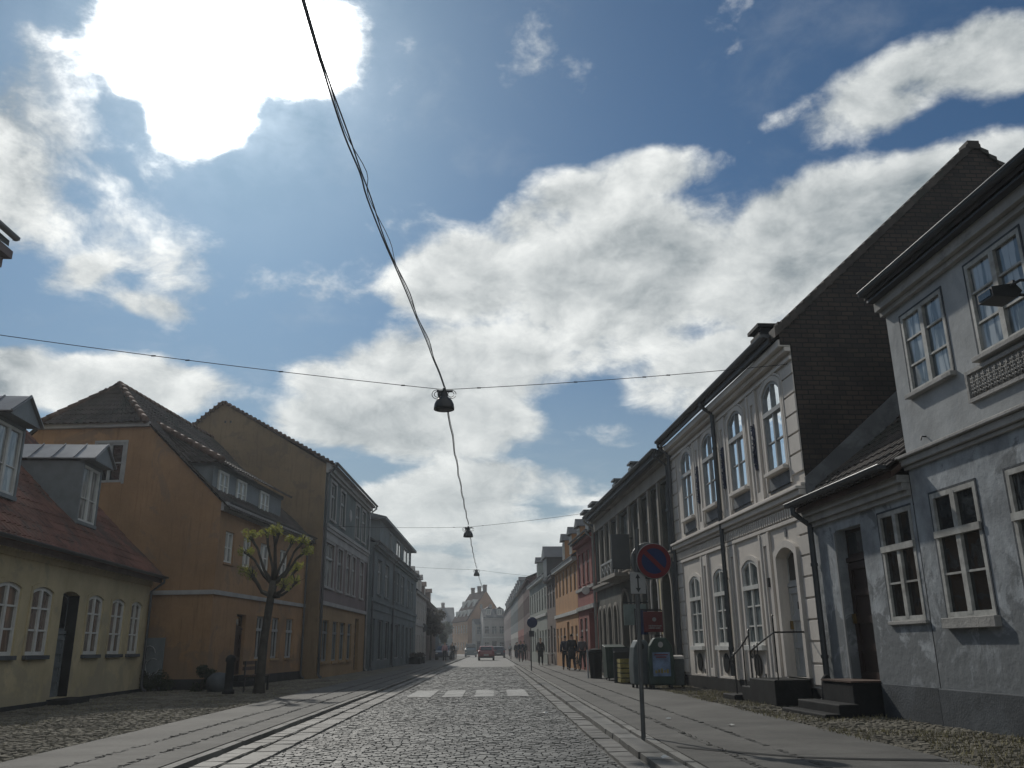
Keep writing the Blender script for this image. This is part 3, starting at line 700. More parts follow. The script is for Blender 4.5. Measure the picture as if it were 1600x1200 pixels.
downpipe(h, h.L-.3, -.36, 5.9, .1, m_zincd, r=.045)
# long dormer with own pantile roof
da, db = h.xx(28.6, 36.2); da = .35; off = .5; zb, zt = 6.15, 7.25
ry = lambda z: (z-z_e)/slp
g = G(); g.box(da, db, off+.02, off+.10, 6.1, 7.42)
for x in (da, db): g.poly([(x, off+.05, 6.1), (x, ry(7.42)+.1, 7.42), (x, off+.05, 7.42)])
g.box(da-.04, db+.04, off-.05, off+.1, 7.30, 7.45)
d_ = g.build('dormer', m_wood_g, rf)
g = G(); tiles(g, (da-.2, off-.35, 7.38), (db+.2, off-.35, 7.38), (da+.9, ry(9.0), 9.0), (db-.6, ry(9.0), 9.0), seg=5)
tiles(g, (da-.2, ry(7.5)+.2, 7.40), (da-.2, off-.35, 7.38), (da+.9, ry(9.0), 9.0), (da+.91, ry(9.0)-.01, 9.0), seg=5); g.build('dormer_roof', m_tile_dark, d_, recalc=False)
g = G(); ridge_caps(g, (da-.22, off-.36, 7.46), (da+.9, ry(9.0), 9.06)); ridge_caps(g, (da+.8, ry(9), 9.05), (db-.5, ry(9), 9.05)); g.build('ridge_tiles', m_tile_brown, d_, smooth=True)
for a, b in ((28.75+.55, 28.75+1.4), (31.0, 31.9), (33.4, 34.35)):
    x0, x1 = h.xx(a, b); window(h, x0+.2, x1+.2, zb+.1, zt, depth=.06, y=off-.03, cols=2, rows=(.5,), glass=m_glass_w, parent=d_, fw=.09)

# ---- tall townhouse with brown gable
h = House('brown_gabled_house', 'three storey townhouse with a blank brown gable wall and mauve upper front', 'L', 38.75, 51.3, -7.45, -7.2)
zf = 9.35; yr = 5.0; ZR = 12.35; zbk = 7.0; D = 11.0
tw = [(40.05, 41.3), (42.5, 43.7), (46.9, 48.05), (49.0, 50.2)]; mw_ = [(39.5, 41.5), (42.4, 43.7), (44.75, 45.8), (46.4, 47.4), (48.9, 50.1)]; gw_ = [(39.7, 41.1), (42.0, 43.3), (43.9, 45.2), (45.9, 47.1)]
ops = [(*h.xx(a, b), 7.08, 8.8, 0) for a, b in tw]+[(*h.xx(a, b), 3.98, 5.95, 0) for a, b in mw_]+[(*h.xx(a, b), .75, 2.52, 0) for a, b in gw_]+[(*h.xx(48.1, 49.3), .2, 2.85, 0)]
g = G(); front(g, 0, h.L, 0, zf, ops, .16, mz=[(0, 0), (3.2, 1), (6.5, 2)])
g.poly([(0, 0, 0), (0, D, 0), (0, D, zbk), (0, yr, ZR), (0, 0, zf)], 3); g.poly([(h.L, 0, 0), (h.L, D, 0), (h.L, D, zbk), (h.L, yr, ZR), (h.L, 0, zf)], 3); g.poly([(0, D, 0), (h.L, D, 0), (h.L, D, zbk), (0, D, zbk)], 3)
g.build('wall', [m_och, m_mauve, m_green, m_brn], h.e)
G().box(.3, h.L, -.12, 0, 6.42, 6.56).box(.3, h.L, -.06, 0, 6.06, 6.415).box(.3, h.L, -.17, 0, 6.565, 6.72).build('stone_band', m_band, h.e)
G().box(.3, h.L, -.10, 0, 3.15, 3.32).build('belt_course', m_band, h.e)
G().box(0, h.L, -.12, 0, 8.98, 9.1).box(0, h.L, -.24, 0, 9.105, 9.28).box(0, h.L, -.36, 0, 9.285, 9.42).build('cornice', m_band, h.e)
for i, o in enumerate(ops[:9]):
    window(h, *o[:4], depth=.16, cols=2, heavy=(.66,), mat=m_wood_gr, glass=m_glass_w if i in (4, 8) else m_glass, sill=(.08, .10), sill_mat=m_band)
    gg = G(); ring(gg, outline(o[0]-.13, o[1]+.13, o[2]-.02, o[3]+.13), outline(*o[:4]), -.035, 0); gg.build('window_surround', m_band, h.e)
for o in ops[9:13]: window(h, *o[:4], depth=.16, cols=2, heavy=(.7,), mat=m_wood_g, glass=m_glass, sill=(.08, .12), sill_mat=m_och)
door(h, ops[13][0], ops[13][1], .2, 2.85, m_doordk, depth=.25, light=.5)
gg = G(); cx = h.X(45.3); gg.lathe([(.0, -.03), (.25, -.05), (.33, -.02), (.33, .0)], (cx, 0, 7.95), 16, axis='y'); o_ = gg.build('oval_ornament', m_band, h.e)
g = G(); slab(g, -.06, h.L+.1, -.38, zf+.02, yr, ZR+.06, .1); slab(g, -.06, h.L+.1, D+.3, zbk-.05, yr, ZR+.06, .1); rf = g.build('roof', m_tile_brown, h.e)
g = G()
for k in range(26):  # verge tiles
    t = k/26; y = -.3+(yr+.3)*t; z = zf+.02+(ZR-zf)*t; g.box(-.13, .12, y, y+.2, z+.04, z+.13)
for k in range(34):
    t = k/34; y = D+.2-(D+.2-yr)*t; z = zbk+(ZR-zbk)*t; g.box(-.13, .12, y-.2, y, z+.0, z+.12)
g.build('verge_tiles', m_tile_brown, rf)
G().box(-.02, .02, yr-.5, yr-.42, ZR-1.0, ZR-.9).box(-.02, .02, yr-.25, yr-.17, ZR-1.0, ZR-.9).build('vent', m_iron, h.e)
gutter(h, 0, h.L+.15, -.46, 9.44, m_zincd); downpipe(h, h.L-.05, -.46, 9.36, .1, m_zinc, r=.05); downpipe(h, .12, -.46, 9.36, .1, m_zincd, r=.06)

# ---- slate roofed house
h = House('slate_house', 'blue grey two storey house with a broad box dormer in its slate roof', 'L', 51.4, 79.2, -6.95, -6.62)
zf = 7.3; D = 9; yr = 4.5; ZR = 10.3
uw = [(54, 56), (57.5, 59.6), (62.2, 63.6), (64.2, 65.6), (67, 69), (71.5, 73.2), (74.6, 76.2)]
ops = [(*h.xx(a, b), 4.5, 6.6, 0) for a, b in uw]+[(*h.xx(a, b), .6, 3.0, 0) for a, b in ((52.4, 53.6), (55.0, 57.4), (58.4, 60.6), (64, 67), (68.4, 70), (74, 77))]+[(*h.xx(61.3, 62.6), .15, 2.9, 0), (*h.xx(71.3, 72.8), .15, 2.9, 0)]
g = G(); front(g, 0, h.L, 0, zf, ops, .18); shell(h, g, D, zf, zf, ZR-.1, yr); g.build('wall', m_slatefac, h.e)
for i, o in enumerate(ops[:7]):
    window(h, *o[:4], depth=.18, cols=2, heavy=(.66,), mat=m_wood_gr, glass=m_glass_w if i < 2 else m_glass, sill=(.08, .1), sill_mat=m_slatefac)
    gg = G(); ring(gg, outline(o[0]-.15, o[1]+.15, o[2]-.02, o[3]+.15), outline(*o[:4]), -.035, 0); gg.build('window_surround', m_slatefac, h.e)
for o in ops[7:13]: window(h, *o[:4], depth=.18, cols=2, mat=m_wood_g, glass=m_glass, centre=.05, name='shop_window')
for o in ops[13:]: door(h, *o[:4], m_doordk, depth=.25, light=.5)
G().box(0, h.L, -.12, 0, 3.95, 4.15).box(0, h.L, -.05, 0, 3.5, 3.945).build('belt_course', m_slatefac, h.e)
G().box(0, h.L, -.15, 0, 7.0, 7.15).box(0, h.L, -.3, 0, 7.155, 7.32).build('cornice', m_slatefac, h.e)
g = G(); slab(g, -.05, h.L+.1, -.3, zf+.06, yr, ZR, .1); slab(g, -.05, h.L+.1, D+.3, zf, yr, ZR, .1); rf = g.build('roof', m_slate, h.e)
gutter(h, 0, h.L+.1, -.38, 7.42, m_zincd); downpipe(h, .25, -.38, 7.34, .1); downpipe(h, h.X(61.7), -.38, 7.34, .1)
da, db = h.xx(57.0, 77.5)
g = G(); g.box(da, db, .35, 4.0, 7.5, 9.45); d_ = g.build('dormer', m_slatefac, rf)
G().hexa([(da-.35, -.1, 9.42), (db+.35, -.1, 9.42), (db+.35, 4.5, 9.42), (da-.35, 4.5, 9.42), (da-.35, -.1, 9.60), (db+.35, -.1, 9.60), (db-.2, 4.5, 10.9), (da+.9, 4.5, 10.9)]).build('dormer_roof', m_slate, d_)
for k, (a, b) in enumerate(((62.0, 63.6), (66, 69), (71, 76))): x0, x1 = h.xx(a, b); window(h, x0, x1, 7.95, 9.25, depth=.08, y=.29, cols=2, glass=m_glass if k else m_glass_w, parent=d_, mat=m_wood_g)
# box dormer's end faces the viewer: pale glazed strip
g = G().box(da-.03, da+.0, .45, 4.0, 7.6, 7.75).build('flashing', m_zincd, d_)

# ---- generic townhouses closing the street
def townhouse(name, label, side, Y0, Y1, X0, X1, zf, ZR, wall, roof, rows, nwin, D=8.0, ww=1.0, dorm=0, chim=(), gl=None, ground=None, frame=None, belt=None, surround=None, ant=0, winh=1.6, shop=True):
    h = House(name, label, side, Y0, Y1, X0, X1); ops = []
    pitch = h.L/nwin
    for ri, z in enumerate(rows):
        for k in range(nwin):
            c = (k+.5)*pitch
            if z < 1.3 and k == nwin//2: ops.append((c-.5, c+.5, .15, 2.7, 0)); continue
            ops.append((c-ww/2, c+ww/2, z, z+winh, 0))
    g = G(); front(g, 0, h.L, 0, zf, ops, .15, mz=[(0, 1 if ground else 0), (3.2, 0)]); yr = D/2; shell(h, g, D, zf, zf, ZR-.08, yr)
    g.build('wall', [wall, ground or wall], h.e)
    for o in ops:
        if o[2] < .2: door(h, *o[:4], m_doordk, depth=.2, light=.4)
        else: window(h, *o[:4], depth=.15, cols=2, heavy=(.66,), mat=frame or m_wood_gr, glass=gl or m_glass)
    if belt: G().box(0, h.L, -.1, 0, belt[0], belt[0]+.2).build('belt_course', belt[1], h.e)
    G().box(0, h.L, -.25, 0, zf-.22, zf-.02).build('cornice', surround or wall, h.e)
    g = G(); slab(g, -.05, h.L+.05, -.3, zf+.05, yr, ZR, .1); slab(g, -.05, h.L+.05, D+.3, zf, yr, ZR, .1); rf = g.build('roof', roof, h.e)
    s_ = (ZR-zf)/(yr+.3)
    for k in range(dorm):
        c = (k+.5)*h.L/dorm; z0 = zf+.5; yy = .45
        d_ = G().box(c-.6, c+.6, yy, yy+2.2, z0-.2, z0+1.35).build('dormer', wall, rf)
        G().prism([(c-.75, yy-.2, z0+1.35), (c+.75, yy-.2, z0+1.35), (c, yy-.2, z0+1.85)], (0, 2.8, 0)).build('dormer_roof', roof, d_)
        window(h, c-.42, c+.42, z0+.15, z0+1.25, depth=.06, y=yy-.04, cols=2, parent=d_, glass=m_glass_w)
    for c in chim: chimney(h, rf, c*h.L, yr, ZR-.5, ZR+1.1, .9, .6, pots=2)
    for k in range(ant): antenna(h, h.L*(.35+.4*k), yr, ZR)
    return h
townhouse('far_townhouse', 'pale grey rendered house past the slate roofed one on the left', 'L', 79.3, 94, -6.75, -6.75, 6.3, 9.2, m_palec, m_slate, (.9, 3.9), 6, dorm=3, chim=(.3,), belt=(3.3, m_band))
townhouse('far_townhouse', 'dark brown house behind the round headed street tree on the far left', 'L', 94.1, 118, -6.9, -7.2, 6.2, 9.0, m_brown2, m_tile_brown, (.9, 3.8), 8, dorm=2, chim=(.6,))
townhouse('far_townhouse', 'long grey green house on the left where the street bends away', 'L', 118.1, 160, -7.3, -9.2, 6.0, 8.4, m_slatefac, m_slate, (.9, 3.8), 11, chim=(.5,))
townhouse('far_townhouse', 'dim blue grey house at the outside of the bend on the left', 'L', 160.2, 196, -9.4, -15.5, 6.8, 9.6, m_sage, m_tile_brown, (.9, 3.8), 9, dorm=3)
h = townhouse('far_townhouse', 'grey roofed block closing the view just left of the orange gable', 'L', 235, 236, -19, -9.3, 8.0, 12.0, m_slatefac, m_slate, (.9, 3.9), 6, D=12, dorm=0, chim=(.7,))
# orange corner house facing the street at the bend
h = House('corner_house', 'steep gabled orange brick corner house closing the view with two rows of dormers', 'R', 200, 214, -5.0, -9.0)
W_ = 8.4; zf = 7.4; ZR = 13.9
m_obr = M('orange corner brick', (.40, .24, .14), .9, .12, .5, streak=.2); m_obr2 = M('orange brown gable brick', (.30, .165, .095), .9, .12, .5, streak=.2)
ops = [((k+.5)*h.L/6-.5, (k+.5)*h.L/6+.5, z, z+1.7, 0) for k in range(6) for z in (.9, 4.6)]
g = G(); front(g, 0, h.L, 0, zf, ops, .15)
for x in (0, h.L): g.poly([(x, 0, 0), (x, W_, 0), (x, W_, zf), (x, W_/2, ZR-.1), (x, 0, zf)], 1)
g.poly([(0, W_, 0), (h.L, W_, 0), (h.L, W_, zf), (0, W_, zf)]); g.build('wall', [m_obr, m_obr2], h.e)
for o in ops: window(h, *o[:4], depth=.15, cols=2, heavy=(.6,))
g = G(); slab(g, -.1, h.L+.1, -.3, zf-.2, W_/2, ZR, .15); slab(g, -.1, h.L+.1, W_+.3, zf-.2, W_/2, ZR, .15); rf = g.build('roof', M('dull distant tiles', (.05, .032, .026), 1.0, .2, .5, spec=.02), h.e)
for zz, n, yy in ((8.2, 4, .5), (10.5, 3, 1.9)):
    for k in range(n):
        c = (k+.5)*h.L/n; d_ = G().box(c-.7, c+.7, yy, yy+2.2, zz-.2, zz+1.5).build('dormer', m_wood_w, rf); window(h, c-.5, c+.5, zz+.1, zz+1.3, depth=.06, y=yy-.04, parent=d_, glass=m_glass)
for c in (.2, .6, .93): chimney(h, rf, c*h.L+.2, W_/2, ZR-.5, ZR+1.2, .9, .7)
gg = G()
for yy in (2.8, 5.0): gg.box(h.L, h.L+.06, yy, yy+.6, 9.8, 10.8)
gg.build('gable_window', m_glass, h.e)
townhouse('far_townhouse', 'pale white flat topped house in front of the orange gable at the street end', 'L', 193, 193.6, -1.5, 3.3, 7.6, 9.6, m_palec, m_slate, (.9, 4.2), 3, D=6, dorm=2, belt=(3.4, m_wood_w))
townhouse('far_townhouse', 'low pale grey house between the orange corner house and the white one', 'L', 197.5, 198, -3.3, -1.6, 6.4, 7.6, m_palec, m_slate, (.9, 4.2), 1, D=4)
# ================================================================== RIGHT SIDE
def ringbox(h, parent, name, mat, x0, x1, z0, z1, rise=0, w=.12, y0=-.05, out=True, y1=0):
    g = G(); ring(g, outline(x0-w, x1+w, z0 if out else z0-w, z1+w, rise*1.1), outline(x0, x1, z0, z1, rise), y0, y1); return g.build(name, mat, parent)

# ---- big grey house, nearest on the right
h = House('grey_house', 'peeling blue grey two storey house with a relief panel between its floors', 'R', -2, 13.08, RX(-2), RX(13.08))
zf = 6.62; XX = h.xx
up = [(*XX(11.48, 12.65), 4.92, 6.2, 0), (*XX(9.65, 10.85), 4.92, 6.25, 0), (*XX(7.6, 8.8), 4.92, 6.25, 0)]
dn = [(*XX(11.45, 12.6), 1.56, 3.34, 0), (*XX(9.62, 10.78), 1.56, 3.34, 0), (*XX(7.6, 8.8), 1.56, 3.34, 0)]
ops = up+dn; D = 9
g = G(); front(g, 0, h.L, 0, zf, ops, .065, mz=[(0, 0), (3.9, 1)])
for x in (0, h.L): g.poly([(x, 0, 0), (x, D, 0), (x, D, zf), (x, 4.5, 9.0), (x, 0, zf)], 1)
g.poly([(0, D, 0), (h.L, D, 0), (h.L, D, zf), (0, D, zf)], 1); g.build('wall', [m_grey, m_greyup], h.e)
g = G()
g.box(-.05, h.L, -.05, 0, 3.80, 3.86).box(-.08, h.L, -.10, 0, 3.865, 3.97).box(-.1, h.L, -.15, 0, 3.975, 4.03); g.build('belt_course', m_cornice, h.e, bevel=.012)
G().box(-.03, h.L, -.08, 0, 6.38, 6.46).box(-.03, h.L, -.16, 0, 6.465, 6.62).build('cornice', m_cornice, h.e)
G().box(-.02, h.L, -.04, 0, 0, .585).build('plinth', m_plinthg, h.e, bevel=.015)
G().box(-.02, h.L, -.28, 0, 6.625, 6.66).build('soffit', m_zincd, h.e)
for o in up: window(h, *o[:4], depth=.065, cols=2, rows=(.34, .67), mat=m_wood_worn, glass=m_glass_c, sill=(.10, .07), sill_mat=m_cornice, fw=.06, mw=.028, centre=.10)
for i, o in enumerate(dn): window(h, *o[:4], depth=.065, cols=2, rows=(.34,), heavy=(.66,), mat=m_wood_worn, glass=m_glass, sill=(.09, .15) if i == 0 else (.06, .07), sill_mat=m_cornice, fw=.075, mw=.03, centre=.11)
for o in ops:
    G().box(o[0]-.03, o[1]+.03, -.012, 0, o[3], o[3]+.03).box(o[0]-.03, o[0], -.012, 0, o[2], o[3]).box(o[1], o[1]+.03, -.012, 0, o[2], o[3]).build('window_surround', m_plinthg, h.e)
# relief panel
x0, x1 = XX(9.3, 11.2); z0, z1 = 4.36, 4.80
fr = ringbox(h, h.e, 'relief_panel', m_cornice, x0+.05, x1-.05, z0+.05, z1-.05, w=.05, y0=-.05, out=False)
random.seed(5); g = G()
g.poly([(x0+.05, -.008, z0+.05), (x1-.05, -.008, z0+.05), (x1-.05, -.008, z1-.05), (x0+.05, -.008, z1-.05)])
x = x0+.14
while x < x1-.08:
    g.tube([(x, -.03, z0+.07), (x+random.uniform(-.01, .01), -.035, z0+.2), (x, -.03, z1-.08)], [.016, .012, .008], 6)
    for k in range(5):
        zz = z0+.09+k*.05
        for s_ in (-1, 1): g.tube([(x, -.025, zz), (x+s_*.03, -.04, zz+.03), (x+s_*(.055-.006*k), -.03, zz+.015+random.uniform(-.01, .01)), (x+s_*.045, -.028, zz-.005)], [.012, .012, .010, .007], 5)
    x += .125
    g.tube([(x-.0625+.03*math.cos(a), -.03, (z0+z1)/2+.05*math.sin(a)) for a in [q*.7 for q in range(10)]], .009, 5)
g.build('relief_ornament', m_cornice, fr, smooth=True)
g = G(); slab(g, -.02, h.L, -.32, 6.74, 4.5, 9.1, .07); slab(g, -.14, h.L, D+.4, 6.68, 4.5, 9.1, .07); rf = g.build('roof', m_tile_dark, h.e)
gutter(h, -.04, h.L, -.34, 6.80, m_zincd, .07)
G().tube([(-.04, -.412, 6.805), (h.L, -.412, 6.805)], .012, 6).build('gutter_rim', m_zinc, h.e)
# small iron peg on the upper wall
G().tube([(h.X(12.45), 0, 4.2), (h.X(12.45), -.07, 4.2), (h.X(12.45), -.09, 4.14)], .012, 5).build('iron_hook', m_iron, h.e)
# floodlight on an arm
e = empty('floodlight', (RX(9.45), 9.45, 5.24), R(-87.4), 'black box floodlight on a bracket in front of the upper window of the grey house', 'floodlight')
G().prism([(-.20, -.72, -.07), (-.20, -.42, -.09), (-.20, -.34, .0), (-.20, -.42, .10), (-.20, -.72, .05)], (.30, 0, 0)).build('housing', m_iron, e)
G().box(-.17, .07, -.728, -.721, -.05, .03).build('lens', m_glass, e)
G().tube([(.13, -.5, .05), (.2, -.42, .09), (.2, -.3, .09), (.16, -.26, 0), (.12, -.3, -.06)], .018, 6).box(-.24, .14, -.47, -.44, .08, .12).tube([(.0, -.45, .0), (.14, -.3, -.08), (.1, .0, -.14)], .02, 6).box(.02, .18, -.03, 0, -.3, .02).build('bracket', m_iron, e)

# ---- low link house with deep door
h = House('low_house', 'low blue grey house with dark pantiles and a deep set dark door', 'R', 13.1, 16.98, RX(13.1), RX(16.98))
XX = h.xx; dw = (*XX(13.2, 14.25), 1.56, 3.28, 0); dd = (*XX(14.92, 15.93), .62, 3.23, 0, .24)
g = G(); front(g, 0, h.L, 0, 3.72, [dw, dd], .065); D = 8; g.poly([(0, 0, 0), (0, D, 0), (0, D, 3.7), (0, 0, 3.72)]); g.poly([(0, D, 0), (h.L, D, 0), (h.L, D, 3.7), (0, D, 3.7)])
g.build('wall', m_grey, h.e)
for a, b in ((0, dd[0]-.22), (dd[1]+.1, h.L)): G().box(a, b, -.04, 0, 0, .585).build('plinth', m_plinthg, h.e)
G().box(0, h.L, -.07, 0, 3.42, 3.5).box(0, h.L, -.13, 0, 3.505, 3.62).box(0, h.L, -.2, 0, 3.625, 3.74).build('cornice', m_cornice, h.e)
window(h, *dw[:4], depth=.065, cols=2, rows=(.34,), heavy=(.66,), mat=m_wood_worn, sill=(.05, .06), sill_mat=m_cornice, fw=.07, mw=.03, centre=.10)
G().box(dw[0]-.03, dw[1]+.03, -.012, 0, dw[3], dw[3]+.03).box(dw[0]-.03, dw[0], -.012, 0, dw[2], dw[3]).build('window_surround', m_plinthg, h.e)
door(h, dd[0], dd[1], .62, 3.23, m_doordk, depth=.24, light=.5, panels=4)
G().box(dd[0]-.055, dd[0]-.002, -.03, .02, .6, 3.2).build('door_edge', m_wood_gr, h.e)
g = G(); tiles(g, (-.1, -.30, 3.80), (h.L+.0, -.30, 3.80), (-.1, 4.3, 7.30), (h.L+.0, 4.3, 7.30)); rf = g.build('roof', m_tile_dark, h.e, recalc=False)
g = G(); slab(g, -.0, h.L, -.28, 3.80, 4.3, 7.27, .1); slab(g, 0, h.L, 8.3, 3.80, 4.3, 7.27, .1); g.build('roof_boarding', m_tile_brown, h.e)
gutter(h, -.1, h.L-.02, -.40, 3.9, m_zincd, .075)
G().tube([(-.1, -.475, 3.905), (h.L, -.475, 3.905)], .011, 6).build('gutter_rim', m_zinc, h.e)
downpipe(h, .16, -.40, 3.82, .2, m_zincd, r=.06)
e = empty('entrance_steps', (RX(15.5), 15.5, 0), R(-87.4), 'dark worn stone steps at the deep set door of the low house', 'steps')
G().box(-.62, .62, -.50, .10, 0, .60).build('step', m_dark, e, bevel=.02); G().box(-.60, .60, -.52, .30, .604, .63).build('tread', m_tile_brown, e)
G().box(-.95, .80, -.85, -.505, 0, .28).build('step', m_dark, e, bevel=.02); G().box(-1.05, .86, -1.12, -.855, 0, .14).build('step', m_dark, e, bevel=.02)
e = empty('guard_stone', (RX(16.55)-.22, 16.55, 0), 0, 'short dark corner stone at the foot of the drainpipe between the white and low houses', 'bollard')
G().lathe([(.13, 0), (.12, .3), (.09, .62), (.04, .68), (0, .69)], n=10).build('post', m_dark, e, smooth=True); G().lathe([(.16, 0), (.15, .1)], n=10).build('base', m_dark, e)

# ---- white stucco house with brick gable
h = House('white_house', 'white stucco two storey house with arched windows and a tall bare brick gable', 'R', 17.0, 27.3, RX(17.0), RX(27.3))
XX = h.xx; zf = 7.42; zr = 12.15; yr = 4.9; D = 9.8; L = h.L
up = [(*XX(a, b), 4.88, 6.88, .22) for a, b in ((17.78, 18.85), (20.27, 21.4), (22.66, 23.8), (25.0, 26.1))]
dn = [(*XX(a, b), 1.22, 3.17, .16) for a, b in ((20.17, 21.28), (22.55, 23.65), (24.98, 26.1))]
dd = (*XX(17.82, 18.85), .58, 3.2, .18, .22)
g = G(); front(g, 0, L, 0, zf, [(*o, .06) for o in up]+dn+[dd], .06)
g.poly([(0, 0, 0), (0, D, 0), (0, D, zf), (0, yr, zr-.1), (0, 0, zf)]); g.poly([(0, D, 0), (L, D, 0), (L, D, zf), (0, D, zf)]); g.build('wall', m_white, h.e)
# brick gable as its own slab, standing slightly above the roof
g = G(); g.prism([(L+.012, .02, 0), (L+.012, D, 0), (L+.012, D, zf+.3), (L+.012, yr, zr+.16), (L+.012, .02, zf+.42)], (-.24, 0, 0)); g.box(L-.23, L+.01, -.22, .02, zf-.12, zf+.40); g.build('gable_wall', m_brickg, h.e)
# stepped coping tiles on the gable
random.seed(8); g = G(); n = 30; sl = (zr+.16-(zf+.42))/yr
for k in range(n):
    t = k/n; y = -.30+(yr+.30)*t; z = zf+.42-.3*sl+(yr+.3)*sl*t; q = (yr+.3)/n
    g.hexa([(L-.28, y-.02, z-.10), (L+.06, y-.02, z-.10), (L+.06, y+q, z+q*sl-.12), (L-.28, y+q, z+q*sl-.12), (L-.28, y-.02, z+.12), (L+.06, y-.02, z+.12), (L+.06, y+q, z+q*sl+.08), (L-.28, y+q, z+q*sl+.08)])
    y = D+.2-(D+.2-yr)*t; z = zf+.1+(zr+.1-zf)*t; g.hexa([(L-.28, y-q, z+.1), (L+.06, y-q, z+.1), (L+.06, y, z), (L-.28, y, z), (L-.28, y-q, z+.2), (L+.06, y-q, z+.2), (L+.06, y, z+.12), (L-.28, y, z+.12)])
g.box(L-.28, L+.07, yr-.14, yr+.14, zr+.05, zr+.24); g.build('gable_coping', m_tile_dark, h.e)
# cement flashing over the low roof
y_ = lambda z, o=0: (z-3.80-o)/(7.3-3.8)*4.6-.30
g = G(); g.prism([(L+.0125, -.02, 3.85), (L+.0125, 4.4, 7.2), (L+.0125, 3.9, 7.75), (L+.0125, .35, 4.75), (L+.0125, -.02, 4.45)], (.05, 0, 0)); g.build('flashing', m_flash, h.e)
# mouldings
g = G()
g.box(.0, L, -.08, 0, 4.02, 4.10).box(0, L, -.16, 0, 4.105, 4.22).box(0, L, -.22, 0, 4.225, 4.29).box(0, L, -.10, 0, 4.295, 4.36); g.box(0, L, -.05, 0, 3.66, 3.74)
g.build('string_course', m_trim, h.e, bevel=.01)
g = G().box(0, L, -.06, 0, 6.98, 7.06).box(0, L, -.14, 0, 7.16, 7.26).box(0, L, -.26, 0, 7.265, 7.42); g.build('cornice', m_trim, h.e, bevel=.01)
x = .06; g = G()
while x < L-.1: g.box(x, x+.07, -.055, 0, 3.78, 3.98); x += .14
g.build('dentil_frieze', m_trim, h.e)
# quoins at both ends
z = .45
while z < 6.85:
    z2 = min(z+.40, 6.9)
    if not (3.5 < z < 4.35 or z < 4.0 < z2):
        for a, b in ((L-.62, L+.004), (0, .55)): G().box(a, b, -.03, 0, z+.012, z2-.012).build('quoin', m_trim, h.e, bevel=.008)
    z += .415
# pilasters with sunk panels, both storeys
for Y in (19.55, 21.95, 24.38):
    x = h.X(Y)
    for z0, z1 in ((.42, 3.64), (4.37, 6.96)):
        g = G().box(x-.33, x-.22, -.06, 0, z0, z1).box(x+.22, x+.33, -.06, 0, z0, z1).box(x-.22, x-.10, -.035, 0, z0, z1).box(x+.10, x+.22, -.035, 0, z0, z1).box(x-.10, x+.10, -.035, 0, z1-.28, z1).box(x-.10, x+.10, -.035, 0, z0, z0+.22)
        g.build('pilaster', m_trim, h.e, bevel=.008)
    random.seed(int(Y)); g = G(); g.box(x-.065, x+.065, -.05, -.0, 5.12, 6.2)
    for k in range(44):
        zz = 5.15+k*.024; g.lathe([(0, -.03), (.03, -.02), (.034, .0), (0, .012)], (x+random.uniform(-.06, .06), -.055, zz), 6)
    g.build('ornament', m_ornam, h.e)
for o in up:
    ringbox(h, h.e, 'window_surround', m_trim, o[0], o[1], o[2]-.02, o[3], o[4], .11, -.045)
    ringbox(h, h.e, 'window_surround', m_trim, o[0]-.14, o[1]+.14, o[2]-.4, o[3]+.12, o[4]*1.1, .045, -.045)
    G().box(o[0]-.05, o[1]+.05, -.015, 0, 4.42, 4.76).build('apron_panel', m_flash, h.e)
    window(h, *o[:4], rise=o[4], depth=.06, cols=2, rows=(.33,), heavy=(.66,), mat=m_wood_gr, glass=m_glass_s, sill=(.14, .08), sill_mat=m_trim, fw=.07, mw=.03, centre=.075)
for o in dn:
    ringbox(h, h.e, 'window_surround', m_trim, o[0], o[1], o[2]-.02, o[3], o[4], .10, -.04)
    window(h, *o[:4], rise=o[4], depth=.06, cols=2, rows=(.22, .45), heavy=(.67,), mat=m_wood_w, glass=m_glass_l, sill=(.12, .12), sill_mat=m_wood_w, fw=.075, mw=.035, centre=.08)
    c = (o[0]+o[1])/2
    ringbox(h, h.e, 'apron_panel', m_trim, o[0]+.02, o[1]-.02, .46, 1.04, 0, .05, -.03, out=False)
    G().lathe([(.245, -.02), (.245, -.035), (.21, -.04), (0, -.042)], (c, 0, .78), 20, axis='y').build('cellar_vent', m_iron, h.e)
    G().box(c+.42, c+.52, -.03, 0, .48, .60).build('air_brick', m_iron, h.e)
ringbox(h, h.e, 'door_surround', m_trim, dd[0], dd[1], dd[2], dd[3], dd[4], .14, -.08)
door(h, dd[0], dd[1], .58, 3.2, m_doorgr, dd[4], .22, light=.72, slot=True, panels=3)
for a, b in ((0, dd[0]-.12), (dd[1]+.12, L)): G().box(a, b, -.05, 0, 0, .40).build('plinth', m_dark, h.e)
G().box(h.X(18.3)-.05, h.X(18.3)+.05, -.02, 0, 3.42, 3.6).build('house_plate', m_flash, h.e); G().box(h.X(19.45)-.04, h.X(19.45)+.04, -.08, -.035, 2.45, 2.65).build('door_bell', m_iron, h.e)
g = G(); slab(g, 0, L-.23, -.36, zf+.12, yr, zr-.02, .12); slab(g, 0, L-.23, D+.3, zf+.12, yr, zr-.02, .12); rf = g.build('roof', m_tile_dark, h.e)
G().box(0, L-.24, -.37, -.31, 7.425, 7.62).build('fascia', m_zincd, h.e)
g = G()
for k in range(44): g.box(L-.25-k*.23-.2, L-.25-k*.23, -.40, -.2, zf+.10, zf+.17+.02*(k % 2))
g.build('eaves_tiles', m_tile_dark, rf)
gutter(h, 0, L-.24, -.44, 7.62, m_zincd, .09); downpipe(h, h.X(22.25), -.44, 7.54, .35, m_zincd, y=-.14, r=.058, foot=False); downpipe(h, .10, -.44, 7.54, .2, m_zincd, y=-.12, r=.05)
chimney(h, rf, h.X(18.4), .05, 7.7, 8.12, .5, .4, m_dark)
